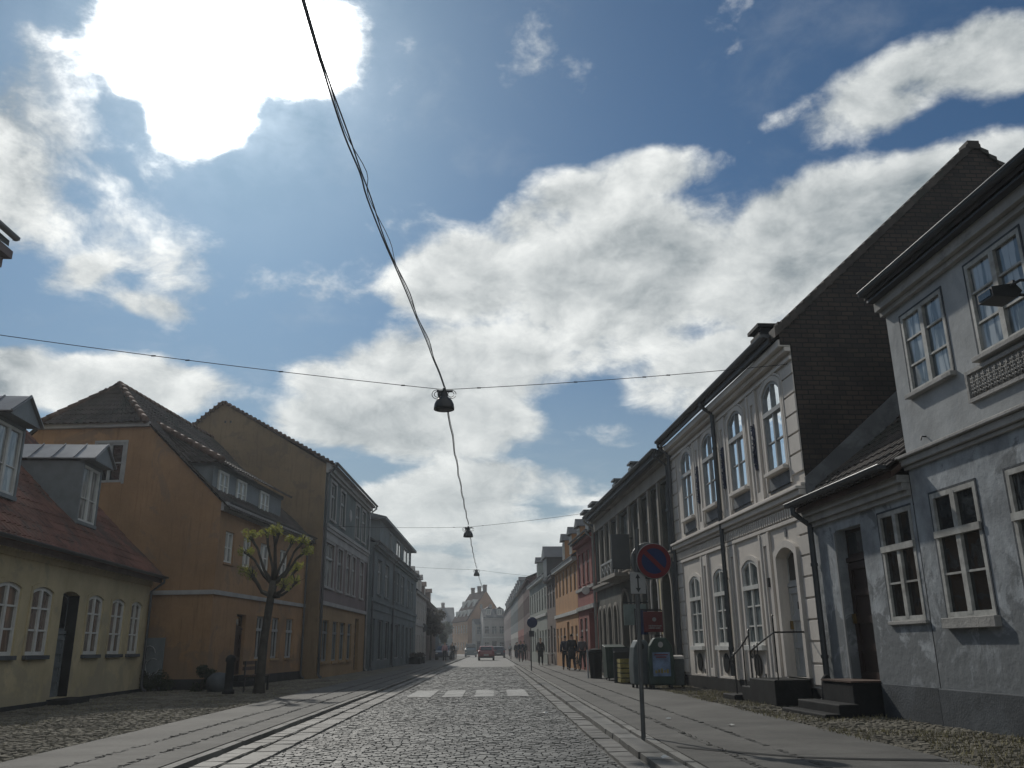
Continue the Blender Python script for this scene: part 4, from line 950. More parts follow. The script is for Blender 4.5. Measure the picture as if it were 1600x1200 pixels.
e = empty('stone_steps', (RX(18.6), 18.6, 0), R(-87.4), 'black stone stair with landing and iron handrails at the white house door', 'steps')
G().box(-.55, .95, -.80, -.06, 0, .56).build('landing', m_dark, e, bevel=.02); G().box(-1.15, -.555, -.78, -.06, 0, .38).build('step', m_dark, e, bevel=.02); G().box(-2.0, -1.155, -.95, -.06, 0, .19).build('step', m_dark, e, bevel=.02)
def rail(pts, posts, scroll, parent):
    g = G().tube(pts, .018, 6)
    for x, y, z0, z1 in posts: g.tube([(x, y, z0), (x, y, z1)], .013, 6); g.lathe([(.0, 0), (.03, .03), (0, .06)], (x, y, z1), 8)
    cx, cy, cz = pts[0]
    if scroll: g.tube([(cx-.10*math.sin(a)*(1-a/8), cy, cz-.10+.10*math.cos(a)*(1-a/8)) for a in [k*.6 for k in range(11)]], .014, 5)
    return g.build('handrail', m_iron, parent)
rail([(-1.75, -.74, .98), (-1.1, -.74, 1.18), (-.55, -.74, 1.42), (-.5, -.74, 1.42)], [(-1.6, -.74, .1, 1.02), (-.95, -.74, .37, 1.25), (-.5, -.74, .56, 1.50)], True, e)
rail([(-.5, -.70, 1.12), (.2, -.70, 1.30), (.9, -.70, 1.46), (.9, -.06, 1.46)], [(.9, -.70, .56, 1.75), (-.15, -.70, .56, 1.22), (-.35, -.70, .56, 1.18)], True, e)

# ---- dark stone commercial building with arches
h = House('arcaded_building', 'long dark olive stone building with arched ground floor and tall close set windows', 'R', 27.4, 42.9, RX(27.4), RX(42.9))
XX = h.xx; zf = 7.25; L = h.L; D = 10
up = [(*XX(a, b), 4.2, 6.5, 0) for a, b in ((27.95, 28.95), (29.4, 30.4), (30.95, 32.0), (32.55, 33.6), (34.85, 36.2), (37.15, 38.3), (38.7, 39.5), (40.15, 41.0), (41.4, 42.3))]
gd = [(*XX(28.25, 29.55), .15, 3.65, .62, .35), (*XX(30.1, 31.1), 1.0, 3.6, .5, .25), (*XX(31.7, 32.7), 1.0, 3.6, .5, .25), (*XX(33.4, 34.3), 1.0, 3.3, .45, .25), (*XX(35.2, 36.7), .15, 3.4, .7, .5), (*XX(37.7, 38.5), .8, 2.95, .4, .25), (*XX(39.0, 39.9), .8, 2.95, .4, .25), (*XX(40.4, 41.2), .8, 2.95, .4, .25), (*XX(41.6, 42.3), .8, 2.95, .35, .25)]
g = G(); front(g, 0, L, 0, zf, up+gd, .22); shell(h, g, D, zf, zf, 10.2, 5); g.build('wall', m_r2, h.e)
G().box(0, L, -.10, 0, 6.62, 6.74).box(0, L, -.04, 0, 6.745, 7.1).box(0, L, -.22, 0, 7.105, 7.25).build('frieze', m_r2band, h.e)
G().box(0, L, -.14, 0, 3.78, 3.9).box(0, L, -.22, 0, 3.905, 4.02).build('string_course', m_r2band, h.e)
G().box(0, L, -.06, 0, 0, .55).build('plinth', m_dark, h.e)
g = G()
for k in range(len(up)-1):
    a, b = sorted(((up[k][0]+up[k][1])/2, (up[k+1][0]+up[k+1][1])/2)); c = (max(up[k][0], up[k+1][0])+min(up[k][1], up[k+1][1]))/2; G().box(c-.11, c+.11, -.09, 0, 4.03, 6.61).build('pilaster', m_r2band, h.e)
for k, o in enumerate(up): window(h, *o[:4], depth=.22, cols=2, rows=(), heavy=(.62,), mat=m_wood_g, glass=m_glass_w if k in (4,) else m_glass, sill=(.05, .06), sill_mat=m_r2band)
for k, o in enumerate(gd):
    ringbox(h, h.e, 'arch_surround', m_palec if k == 1 else m_r2band, o[0], o[1], o[2], o[3], o[4], .12, -.05)
    if o[2] < .2: door(h, *o[:4], m_doordk, o[4], o[5], light=1.0, leaves=2)
    else: window(h, *o[:4], rise=o[4], depth=.25, cols=2, heavy=(.7,), mat=m_wood_g, glass=m_glass)
G().box(gd[1][0]-.25, gd[1][1]+.25, -.02, 0, 3.62, 3.775).box(gd[1][1]+.13, gd[1][1]+.32, -.02, 0, 1.6, 3.61).build('painted_panel', M('cream yellow paint', (.62, .54, .32), .8, .08), h.e)
# balcony with pale balustrade
x0, x1 = XX(34.2, 37.4); g = G().box(x0-.1, x1+.1, -.75, -.23, 3.86, 4.0)
b = g.build('balcony', m_r2band, h.e); g = G().box(x0, x1, -.72, -.66, 4.5, 4.58)
for k in range(5): xx_ = x0+(x1-x0-.07)*k/4; g.box(xx_, xx_+.07, -.72, -.65, 4.0, 4.5)
for k in range(4): xa = x0+(x1-x0-.07)*k/4+.035; xb = xa+(x1-x0-.07)/4; g.tube([(xa, -.69, 4.02), (xb, -.69, 4.5)], .014, 5); g.tube([(xb, -.69, 4.02), (xa, -.69, 4.5)], .014, 5)
g.build('balustrade', m_wood_gr, b)
g = G(); slab(g, 0, L, -.45, zf+.12, 5, 10.25, .12); slab(g, 0, L, D+.3, zf+.1, 5, 10.25, .12); rf = g.build('roof', m_slate, h.e)
G().box(0, L, -.44, -.38, 7.2, 7.36).box(0, L, -.44, 0, 7.255, 7.29).build('fascia', m_zincd, h.e); gutter(h, 0, L, -.52, 7.42, m_zincd, .09); downpipe(h, L-.1, -.52, 7.3, .1, y=-.12, r=.05); downpipe(h, .12, -.52, 7.3, .1, m_r2band, y=-.12, r=.06)
for Y in (36.6, 40.5): chimney(h, rf, h.X(Y), .9, 7.9, 8.8, .55, .5, m_zincd)
# hanging dark sign box
e = empty('hanging_sign', (RX(33.9)-.45, 33.9, 4.1), 0, 'dark box sign projecting from the arcaded building beside its balcony', 'sign')
G().box(-.42, .30, -.08, .08, 0, 1.35).build('sign_board', m_zincd, e, bevel=.02); G().tube([(.3, 0, 1.2), (.46, 0, 1.2)], .02, 6).tube([(.3, 0, .15), (.46, 0, .15)], .02, 6).build('bracket', m_iron, e)
e = empty('hanging_sign', (RX(31.6)-.55, 31.6, 1.95), 0, 'pale green square sign hanging low from a wall arm above the green skip', 'sign')
G().box(-.40, .40, -.03, .03, 0, .72).build('sign_board', M('faded pale green sign', (.19, .24, .225), .6, .15, 3), e); G().tube([(-.4, 0, .78), (.55, 0, .78)], .02, 6).build('bracket', m_iron, e)

# ---- red house, orange house, and the row beyond
h = House('red_house', 'narrow dark red painted house with a dark gateway', 'R', 43.0, 49.4, RX(43.0), RX(49.4)); XX = h.xx; L = h.L
up = [(*XX(a, b), 4.45, 6.1, 0) for a, b in ((43.4, 44.2), (45.0, 45.8), (46.5, 47.3), (48.1, 48.9))]; gd = [(*XX(43.3, 45.6), .1, 3.0, 0, .6), (*XX(46.3, 47.2), .9, 2.7, 0), (*XX(47.9, 48.8), .9, 2.7, 0)]
g = G(); front(g, 0, L, 0, 6.7, up+gd, .15); shell(h, g, 9, 6.7, 6.7, 9.4, 4.5); g.build('wall', m_red, h.e)
for o in up+gd[1:]: window(h, *o[:4], depth=.15, cols=2, heavy=(.65,), mat=m_palec, sill=(.06, .06), sill_mat=m_red)
door(h, *gd[0][:4], m_doordk, depth=.6, leaves=2)
G().box(0, L, -.12, 0, 3.1, 3.3).box(0, L, -.12, 0, 4.1, 4.25).build('belt_course', m_cornice, h.e); G().box(0, L, -.25, 0, 6.5, 6.7).build('cornice', m_red, h.e)
g = G(); slab(g, 0, L, -.35, 6.78, 4.5, 9.5, .12); slab(g, 0, L, 9.3, 6.78, 4.5, 9.5, .12); rf = g.build('roof', m_tile_dark, h.e)
for Y in (44.4, 47.2): d_ = G().box(h.X(Y)-.55, h.X(Y)+.55, .3, 2.4, 7.0, 8.25).build('dormer', m_zincd, rf); G().box(h.X(Y)-.7, h.X(Y)+.7, .05, 2.6, 8.25, 8.38).build('dormer_roof', m_slate, d_)
gutter(h, 0, L, -.42, 6.86); downpipe(h, L-.05, -.42, 6.8, .1, m_wood_gr, y=-.1)
e = empty('round_sign', (RX(44.2)-.35, 44.2, 3.95), 0, 'small round white sign projecting from the red house front', 'sign')
G().lathe([(0, -.04), (.19, -.04), (.2, 0), (.19, .04), (0, .04)], n=20, axis='y').build('disc', m_wood_w, e); G().tube([(.17, 0, 0), (.35, 0, 0)], .02, 6).build('bracket', m_iron, e)
townhouse('orange_townhouse', 'bright orange rendered house with a white cornice next to the red house', 'R', 49.5, 60.0, RX(49.5), RX(60.0), 6.2, 9.2, m_oran2, m_slate, (.9, 4.35), 6, ww=.85, dorm=3, chim=(.2,), belt=(3.05, m_wood_w), surround=m_wood_w, gl=m_glass, frame=m_palec, winh=1.5)
h = townhouse('dark_townhouse', 'narrow brown grey house with a tall dark attic bay beyond the orange house', 'R', 60.1, 65.4, RX(60.1), RX(65.4), 6.0, 8.2, m_brown2, m_slate, (.9, 3.9), 3, chim=())
G().box(.8, 3.2, -.3, 2.4, 5.9, 7.4).prism([(.6, -.45, 7.4), (3.4, -.45, 7.4), (2.0, -.45, 8.3)], (0, 3.6, 0)).build('attic_bay', m_zincd, h.e)
townhouse('sage_townhouse', 'pale sage green house with white bands farther down on the right', 'R', 65.5, 80.5, RX(65.5), RX(78.9), 6.5, 8.4, m_sage, m_slate, (.9, 4.0), 7, belt=(3.5, m_wood_w), surround=m_wood_w, ant=2, chim=(.5,), dorm=2)
townhouse('far_townhouse', 'dark maroon brick house beyond the sage one', 'R', 80.6, 94, 3.6, 3.55, 7.4, 9.2, m_darkred, m_slate, (.9, 4.3), 6, ant=1, chim=(.15,))
townhouse('far_townhouse', 'mauve brown house with a reddish shop front far down on the right', 'R', 94.1, 112, 3.55, 3.5, 7.6, 9.6, m_brown2, m_slate, (.9, 4.3), 8, ground=m_red, chim=(.1, .8))
townhouse('far_townhouse', 'grey row house with a white ground floor and tall chimneys far right', 'R', 112.1, 142, 3.5, 3.3, 7.8, 10.2, m_slatefac, m_slate, (.9, 4.4), 12, ground=m_palec, dorm=5, chim=(.05, .5, .95))
townhouse('far_townhouse', 'last pale grey house on the right before the street end', 'R', 142.1, 192, 3.3, 2.9, 8.0, 10.4, m_mauve, m_slate, (.9, 4.4), 16, dorm=6, chim=(.2, .6))

# ================================================================== STREET OBJECTS
# span wires and street lamps
LY = [(-1.64, -3.2, 6.7), (-.95, 17.4, 6.44), (-.95, 38.1, 6.33), (-.95, 62.7, 6.60), (-.6, 88.0, 6.6)]
def sag(a, b, s, n=24, wob=0):
    a, b = Vector(a), Vector(b); P = []
    for i in range(n+1):
        t = i/n; p = a.lerp(b, t); p.z -= 4*s*t*(1-t)
        if wob and 0 < i < n: p.x += math.sin(i*1.9)*wob; p.z += math.sin(i*2.7)*wob*.6
        P.append(tuple(p))
    return P
spans = [((-9.42, 14.9, 6.86), (-.95, 17.4, 6.46), (RX(17.25), 17.25, 6.95), 'thin span wire crossing the street from the white house, holding the nearest lamp'),
         ((-7.3, 39.2, 6.6), (-.95, 38.1, 6.35), (RX(38.2), 38.2, 7.1), 'second span wire across the street, from the brown gabled house to the arcaded building'),
         ((-6.9, 63.0, 7.0), (-.95, 62.7, 6.62), (RX(62.5), 62.5, 6.0), 'third and farthest span wire, faint above the slate roofed house')]
for a, b, c, lab in spans:
    g = G(); g.tube(sag(a, b, .05, 16), .0075, 5); g.tube(sag(b, c, .05, 16), .0075, 5)
    o = g.build('span_wire', m_iron); tag(o, lab, 'wire', 'span wires over the street')
    ins = G()
    for t in ((.35, .42, .62, .9) if b[1] < 20 else (.9,)): 
        for p, q in ((a, b), (b, c)):
            v = Vector(p).lerp(Vector(q), t if p is a else 1-t); v.z -= .2*t*(1-t); ins.lathe([(.014, -.04), (.014, .04)], tuple(v), 6, axis='x')
    ins.build('insulator', m_iron, o)
random.seed(21); g = G()
def smooth(P, k=4):
    out = []
    for i in range(len(P)-1):
        p0, p1, p2, p3 = (Vector(P[max(i-1, 0)]), Vector(P[i]), Vector(P[i+1]), Vector(P[min(i+2, len(P)-1)]))
        for j in range(k):
            t = j/k; out.append(tuple(.5*((2*p1)+(p2-p0)*t+(2*p0-5*p1+4*p2-p3)*t*t+(3*p1-p0-3*p2+p3)*t*t*t)))
    return out+[tuple(P[-1])]
near = [(-.95, 17.4, 6.5), (-1.0, 16.4, 6.50), (-1.06, 15.4, 6.47), (-1.12, 14.5, 6.5), (-1.2, 13.3, 6.47), (-1.27, 12.4, 6.50), (-1.36, 11.4, 6.53), (-1.42, 10.6, 6.52), (-1.5, 9.5, 6.56), (-1.50, 8.9, 6.55), (-1.58, 8.2, 6.62), (-1.62, 7.2, 6.68), (-1.64, 6.0, 6.72), (-1.64, -3.2, 6.7)]
g.tube(smooth(near), .0105, 6)
g.tube(smooth([(x+.012+(.03 if i in (3, 5, 8, 10) else 0), y, z+.02) for i, (x, y, z) in enumerate(near)]), .009, 5)
g.tube(smooth([(x+.018+(.06 if i in (7, 9) else 0), y, z+.012) for i, (x, y, z) in enumerate(near)]), .005, 5)
tag(g.build('overhead_cable', m_iron), 'thick wavy overhead cable with loose strands running from the nearest lamp toward the sun', 'cable')
for k in (1, 2, 3):
    a, b = LY[k], LY[k+1]; g = G()
    P = sag((a[0], a[1], a[2]+.05), (b[0], b[1], b[2]+.12), .18, 22, .018); g.tube(P, .014, 5); g.tube([(x+.02, y, z+.03+.05*(i in (5, 12))) for i, (x, y, z) in enumerate(P)], .008, 5)
    tag(g.build('overhead_cable', m_iron), ['', 'cable running between the nearest and the second lamp', 'cable running between the second and the third lamp', 'faint cable beyond the third lamp toward the orange gable'][k], 'cable')
def lamp(loc):
    e = empty('street_lamp', loc)
    G().lathe([(.0, -.10), (.05, -.10), (.07, -.06), (.08, -.14), (.12, -.17), (.17, -.22), (.205, -.30), (.215, -.38), (.215, -.42), (.205, -.42), (.2, -.37), (.15, -.24), (.0, -.2)], n=24).build('lamp_shade', m_iron, e, smooth=True)
    G().lathe([(.0, -.44), (.12, -.43), (.19, -.40), (.0, -.36)], n=16).build('diffuser', m_zincd, e, smooth=True)
    G().lathe([(.06, -.15), (.06, -.03), (.035, -.02), (.035, .05)], n=10).box(-.16, .18, -.02, .02, -.035, .005).box(-.14, -.06, -.03, .03, -.11, -.02).box(-.13, -.09, -.02, .02, -.18, -.1).build('bracket', m_iron, e)
    c = G()
    for s_, r_, n in ((-1, .11, 12), (-1, .07, 12), (1, .10, 12), (1, .065, 12)): c.tube([(s_*(.15 if r_ > .08 else .14)+r_*math.cos(a*.45)*1.0, .01*a/6, -.08+r_*.9*math.sin(a*.45)) for a in range(14)], .008, 5)
    c.build('cable_loop', m_iron, e); return e
for i, (p, lab) in enumerate(zip(LY[1:4], ('nearest bell shaped lamp hanging on the crossing wires with loops of cable', 'second lamp down the street, small against the clouds', 'third and smallest lamp, just above the distant rooftops'))):
    o = lamp(p); tag(o, lab, 'street lamp', 'street lamps hung over the roadway')

# no stopping sign
m_pole = M('galvanised sign pole', (.12, .125, .125), .5, .15, 3, metal=.3, spec=.5)
m_sred = M('sign red', (.13, .014, .018), .5, .1, 3); m_sblue = M('sign blue', (.008, .022, .085), .5, .1, 3); m_swh = M('sign white', (.30, .30, .295), .5, .08, 3)
e = empty('no_stopping_sign', (2.03, 12.1, SW), R(2), 'round blue and red sign over a small arrow plate on a slim kerbside pole', 'road sign')
G().tube([(-.02, 0, -.05), (.0, 0, 1.9), (.02, 0, 2.3), (.04, .0, 2.72)], .03, 10).build('pole', m_pole, e)
sg = G().lathe([(0, .0), (.24, .0), (.245, -.02), (.235, -.03), (0, -.03)], (.24, -.05, 2.27), 32, axis='y').build('sign_disc', m_swh, e)
def annulus(r0, r1, c, y, n=40):
    g = G()
    for k in range(n):
        a, b = 2*math.pi*k/n, 2*math.pi*(k+1)/n
        g.poly([(c[0]+r0*math.cos(a), y, c[1]+r0*math.sin(a)), (c[0]+r1*math.cos(a), y, c[1]+r1*math.sin(a)), (c[0]+r1*math.cos(b), y, c[1]+r1*math.sin(b)), (c[0]+r0*math.cos(b), y, c[1]+r0*math.sin(b))])
    return g
annulus(0, .19, (.24, 2.27), -.083).build('blue_field', m_sblue, sg, recalc=False)
r_ = annulus(.175, .236, (.24, 2.27), -.086); d = .13
r_.poly([(.24-d-.022, -.0865, 2.27+d-.022), (.24-d+.022, -.0865, 2.27+d+.022), (.24+d+.022, -.0865, 2.27-d+.022), (.24+d-.022, -.0865, 2.27-d-.022)])
r_.build('red_ring', m_sred, sg, recalc=False)
G().lathe([(.25, .0), (.255, .02), (.24, .03), (0, .03)], (.19, .03, 2.285), 32, axis='y').build('rear_disc', m_pole, e)
G().box(-.02, .3, -.02, .03, 2.38, 2.41).box(-.02, .3, -.02, .03, 2.12, 2.15).build('bracket', m_pole, e)
pl = G().box(-.10, .115, -.05, -.035, 1.83, 2.12).build('arrow_plate', m_swh, e, bevel=.008)
G().poly([(-.003, -.053, 1.90), (.017, -.053, 1.90), (.017, -.053, 2.05), (-.003, -.053, 2.05)]).poly([(-.028, -.053, 2.04), (.042, -.053, 2.04), (.007, -.053, 2.10)]).poly([(-.028, -.053, 1.91), (.007, -.053, 1.85), (.042, -.053, 1.91)]).build('arrow', m_iron, pl, recalc=False)
# distant sign pole by the kerb
e = empty('road_sign', (1.98+.16, 47.0, SW), 0, 'round blue sign on a thin pole farther along the right kerb', 'road sign')
G().tube([(0, 0, 0), (.0, 0, 2.7)], .03, 8).build('pole', m_pole, e); G().lathe([(0, -.04), (.27, -.04), (.28, 0), (0, .01)], (.08, -.02, 2.42), 24, axis='y').build('sign_disc', m_sblue, e); G().box(-.1, .18, -.05, -.03, 1.7, 2.0).build('plate', m_zincd, e)
e = empty('road_sign', (KL-.25, 90, SW), 0, 'round dark sign seen from behind on a pole at the far left kerb', 'road sign')
G().tube([(-3.2, 0, 0), (-3.2, 0, 3.0)], .035, 8).build('pole', m_pole, e); G().lathe([(0, -.04), (.42, -.04), (.43, 0), (0, .01)], (-3.2, -.04, 3.2), 20, axis='y').build('sign_disc', m_zincd, e)
for k, (x, y, lab) in enumerate(((2.5, 108, 'slim grey post standing among the walkers at the far right kerb'), (2.2, 96, 'second slim grey post just nearer at the far right kerb'))):
    e = empty('street_post', (x, y, SW), 0, lab, 'post'); G().lathe([(.05, 0), (.05, 1.0), (.07, 1.02), (.07, 1.12), (0, 1.2)], n=8).build('post', m_pole, e)

# skip, crate, ad container, grey recycling box, wheelie bin and shop flags on the right pavement
m_cgreen = M('dark green steel', (.025, .048, .04), .55, .2, 2, stain=(.05, .05, .04), stain_amt=.5); m_cgrey = M('grey recycling plastic', (.095, .115, .12), .5, .15, 2, stain=(.22, .23, .22), stain_amt=.3)
e = empty('skip', (4.45, 32.2, SW), 0, 'dark green steel rubbish container in front of the arches', 'container')
e.scale = (.52, .6, .72)
G().hexa([(-.65, -.8, .12), (.65, -.8, .12), (.65, .8, .12), (-.65, .8, .12), (-.72, -.85, 1.55), (.72, -.85, 1.55), (.72, .85, 1.7), (-.72, .85, 1.7)]).build('body', m_cgreen, e, bevel=.03); g = G()
for x in (-.5, 0, .5): g.box(x-.03, x+.03, -.90, -.84, .2, 1.5)
g.box(-.76, .76, -.92, -.85, 1.5, 1.58); g.build('ribs', m_cgreen, e)
for x, y in ((-.5, -.65), (.5, -.65), (-.5, .65), (.5, .65)): G().lathe([(.07, -.03), (.07, .03)], (x, y, .07), 10, axis='x').build('wheel', m_iron, e)
e = empty('litter_bin', (4.05, 34.6, SW), 0, 'narrow dark waste bin with pale edge just left of the green skip', 'bin')
G().lathe([(.22, 0), (.27, .9), (.29, .92), (.24, 1.05), (0, 1.1)], n=14).build('body', m_dark, e); G().box(-.33, -.27, -.05, .05, 0, 1.05).build('post', m_wood_gr, e)
e = empty('wooden_crate', (4.55, 29.4, SW), 0, 'yellow and grey wooden box on the pavement between skip and recycling box', 'crate')
m_cry = M('faded yellow boards', (.26, .22, .07), .8, .3, 4, stain=(.12, .13, .12), stain_amt=.8); g = G()
for k in range(5): g.box(-.36, .36, -.36, -.33, .04+k*.15, .16+k*.15).box(-.36, -.33, -.33, .36, .04+k*.15, .16+k*.15).box(.33, .36, -.33, .36, .04+k*.15, .16+k*.15).box(-.36, .36, .36, .39, .04+k*.15, .16+k*.15)
g.build('boards', m_cry, e); G().box(-.32, .32, -.32, .32, .05, .6).build('contents', m_dark, e)
G().box(-.45, .1, .5, .55, 0, 1.1).box(-.45, .1, .2, .5, .95, 1.0).build('shelf', m_zincd, e)
def recycler(loc, rz, lab, mat, poster, w=.46):
    e = empty('recycling_container', loc, rz, lab, 'recycling container', 'recycling containers beside the white house')
    prof = [(-w, .12), (w, .12), (w*1.04, .9), (w*.86, 1.45), (w*.45, 1.72), (-w*.45, 1.72), (-w*.86, 1.45), (-w*1.04, .9)]
    G().prism([(x, -.5, z) for x, z in prof], (0, 1.0, 0)).build('body', mat, e, bevel=.06)
    for x in (-w*.7, w*.7):
        for y in (-.4, .4): G().box(x-.05, x+.05, y-.05, y+.05, 0, .12).build('foot', m_iron, e)
    G().lathe([(.1, -.52), (.1, -.53), (0, -.531)], (0, 0, 1.48), 14, axis='y').build('flap', m_swh if poster else m_iron, e)
    if poster:
        p = G().poly([(-.34, -.515, .42), (.34, -.515, .42), (.34, -.515, 1.22), (-.34, -.515, 1.22)]).build('poster', m_poster, e, recalc=False)
        t = G(); 
        for z, w_ in ((1.14, .26), (1.06, .2)): t.box(-w_, w_, -.5175, -.5165, z-.02, z+.02)
        t.build('poster_heading', m_sred, p)
        t = G()
        for a in range(5): t.box(-.26+a*.11, -.18+a*.11, -.5175, -.5165, .52+.02*(a % 2), .62+.03*(a % 3))
        t.build('poster_picture', m_cry, p)
    G().tube([(-.1, 0, 1.72), (-.1, 0, 1.8), (.1, 0, 1.8), (.1, 0, 1.72)], .02, 6).build('lifting_eye', m_iron, e)
    e.scale = (.72, .72, .80) if poster else (.60, .6, .77); return e
m_poster = M('faded blue poster', (.13, .19, .30), .6, .35, 2.5, stain=(.25, .10, .14), stain_amt=.5)
recycler((4.85, 25.6, SW), R(-6), 'dark green rounded recycling container with a blue poster on its front', m_cgreen, True, .50)
recycler((4.38, 26.2, SW), R(4), 'plain light grey recycling container left of the one with the poster', m_cgrey, False, .46)
e = empty('wheelie_bin', (5.35, 26.0, SW), R(-5), 'dark grey wheeled bin with a cream lid between poster container and white house', 'bin')
G().hexa([(-.26, -.28, .08), (.26, -.28, .08), (.26, .28, .08), (-.26, .28, .08), (-.30, -.34, 1.0), (.30, -.34, 1.0), (.30, .34, 1.0), (-.30, .34, 1.0)]).build('body', m_cgrey, e, bevel=.03)
G().hexa([(-.33, -.37, 1.0), (.33, -.37, 1.0), (.33, .37, 1.0), (-.33, .37, 1.0), (-.3, -.3, 1.1), (.3, -.3, 1.1), (.3, .3, 1.14), (-.3, .3, 1.14)]).build('lid', m_palec, e, bevel=.02)
for s_ in (-1, 1): G().lathe([(.1, -.03), (.1, .03)], (s_*.24, .26, .1), 12, axis='x').build('wheel', m_iron, e)
e.scale = (.8, .8, .78)
e = empty('shop_flag', (5.42, 29.6, 1.05), R(3), 'square red hanging sign with pale lettering above the recycling containers', 'sign')
G().box(-.30, .42, -.02, .02, .62, 1.28).build('sign_board', m_sred, e, bevel=.03); g = G()
for k, w_ in ((0, .2), (1, .2)):
    x = -.14
    while x < .26-k*.02: ww = random.uniform(.025, .05); g.box(x, x+ww, -.024, -.021, .80-k*.07, .84-k*.07+random.uniform(0, .012)); x += ww+.02
g.lathe([(.07, -.024), (0, -.025)], (.06, 0, 1.03), 12, axis='y'); g.build('lettering', m_swh, e)
G().tube([(.45, 0, .5), (.45, 0, 1.9)], .02, 6).tube([(-.3, 0, 1.32), (1.0, 0, 1.32)], .02, 6).build('bracket', m_iron, e)
e = empty('shop_banner', (4.92, 29.9, .9), 0, 'blue and white cloth banner hanging beside the red sign', 'banner')
random.seed(2); g = G(); nx = 8
for k in range(nx):
    xa, xb = k*.08, (k+1)*.08; g.poly([(xa, .03*math.sin(k*1.4), .7), (xb, .03*math.sin((k+1)*1.4), .7), (xb, .02*math.sin((k+1)*1.4), 1.5), (xa, .02*math.sin(k*1.4), 1.5)], 0 if k < 5 else 1)
g.build('cloth', [m_sblue, m_swh], e, recalc=False); G().tube([(-.03, 0, 1.52), (1.4, 0, 1.52)], .018, 6).tube([(-.03, 0, -.8), (-.03, 0, 1.55)], .018, 6).build('pole', m_iron, e)
# litter
for k, (x, y, z, lab) in enumerate(((1.86, 9.85, .08, 'crumpled white paper scrap on the right kerb near the sign pole'), (1.95+.95, 14.9, SW, 'white paper scrap lying on the right pavement nearest the wall'), (1.05, 17.6, .012, 'small pale scrap lying on the road setts'), (3.55, 13.5, SW, 'flat white wrapper on the pavement below the handrail'))):
    random.seed(60+k); g = G(); n = 7
    P = [(.05*math.cos(a*6.28/n)*random.uniform(.6, 1.3), .05*math.sin(a*6.28/n)*random.uniform(.6, 1.3), random.uniform(.004, .03)) for a in range(n)]
    for i in range(n): g.poly([P[i], P[(i+1) % n], (0, 0, .035)])
    o = g.build('paper_scrap', m_wood_w, recalc=False, loc=(x, y, z)); tag(o, lab, 'litter')
# ================================================================== TREES, BUSHES
m_bark = M('dark rough bark', (.055, .05, .042), .9, .3, 3, bump=.8, bscale=25)
def M_leaf(name, a, b):
    m = bpy.data.materials.new(name); m.use_nodes = True; N = NT(m.node_tree)
    rnd = N.n('ShaderNodeNewGeometry').outputs['Random Per Island']; col = N.mix(rnd, a, b)
    p = N.n('ShaderNodeBsdfPrincipled'); N.put(p.inputs['Base Color'], col); p.inputs['Roughness'].default_value = .6
    t = N.n('ShaderNodeBsdfTranslucent'); N.put(t.inputs[0], N.mix(1.0, col, (1.6, 1.7, .8), 'MULTIPLY'))
    mx = N.n('ShaderNodeMixShader', i_0=.4, i_1=p.outputs[0], i_2=t.outputs[0]); N.n('ShaderNodeOutputMaterial', i_0=mx.outputs[0]); return m
m_leaf = M_leaf('young yellow green leaves', (.14, .15, .04), (.26, .25, .07)); m_leafd = M_leaf('dark leaves', (.012, .020, .012), (.035, .045, .02)); m_leafr = M_leaf('dark coppery leaves', (.02, .016, .014), (.05, .035, .028))
def leaf_cloud(g, c, r, n, s, sq=(1, 1, 1)):
    for _ in range(n):
        d = Vector((random.gauss(0, 1), random.gauss(0, 1), random.gauss(0, 1))).normalized()*r*random.random()**.45
        p = Vector(c)+Vector((d.x*sq[0], d.y*sq[1], d.z*sq[2]))
        u = Vector((random.gauss(0, 1), random.gauss(0, 1), random.gauss(0, 1))).normalized(); v = u.orthogonal().normalized(); k = s*random.uniform(.6, 1.3)
        w = u.cross(v); g.poly([p-u*k, p+v*k*.5, p+u*k, p-v*k*.5+w*k*.15])
random.seed(17)
e = empty('pollarded_tree', (-6.6, 26.0, SW), 0, 'pollarded street tree with knobbly branches tipped with fresh yellow green leaves', 'tree')
g = G(); B = Vector((-6.6, 26.0, SW))
def L_(x, z, y=26.0): return Vector((x, y, z))-B
g.tube([L_(-6.58, .0), L_(-6.56, .4), L_(-6.53, 1.5), L_(-6.42, 2.7), L_(-6.36, 3.2)], [.19, .135, .115, .11, .12], 10)
tips = [(-7.05, 4.42, 25.7), (-6.75, 4.6, 26.4), (-6.45, 4.62, 26.0), (-6.2, 4.5, 25.5), (-6.02, 4.35, 26.5), (-5.6, 4.30, 26.0), (-5.45, 4.02, 25.8), (-7.3, 4.05, 26.2), (-7.15, 3.45, 26.0), (-6.85, 3.30, 25.5), (-5.75, 3.52, 26.1), (-5.72, 3.15, 26.0), (-5.95, 3.0, 25.6)]
for i, (x, z, y) in enumerate(tips):
    z0 = 3.1 if z > 3.8 else 2.75; a = L_(-6.38, z0); b = L_(x, z, y); m1 = a.lerp(b, .4)+Vector((random.uniform(-.08, .08), 0, -.12)); m2 = a.lerp(b, .75)+Vector((random.uniform(-.06, .06), 0, -.10 if z < 3.8 else .02))
    g.tube([a, m1, m2, b], [.075, .042, .034, .045], 7); g.lathe([(0, -.07), (.06, -.03), (.065, .03), (0, .07)], tuple(b), 7)
for i, (x, z, y) in enumerate(tips):      # thin twigs
    for q in range(9):
        b = L_(x, z, y); d = Vector((random.uniform(-1, 1), random.uniform(-1, 1), random.uniform(.1, 1.2))).normalized(); g.tube([b, b+d*.14+Vector((0, 0, .02)), b+d*.28+Vector((0, 0, .06))], [.010, .007, .004], 4)
g.build('trunk', m_bark, e, smooth=True)
g = G()
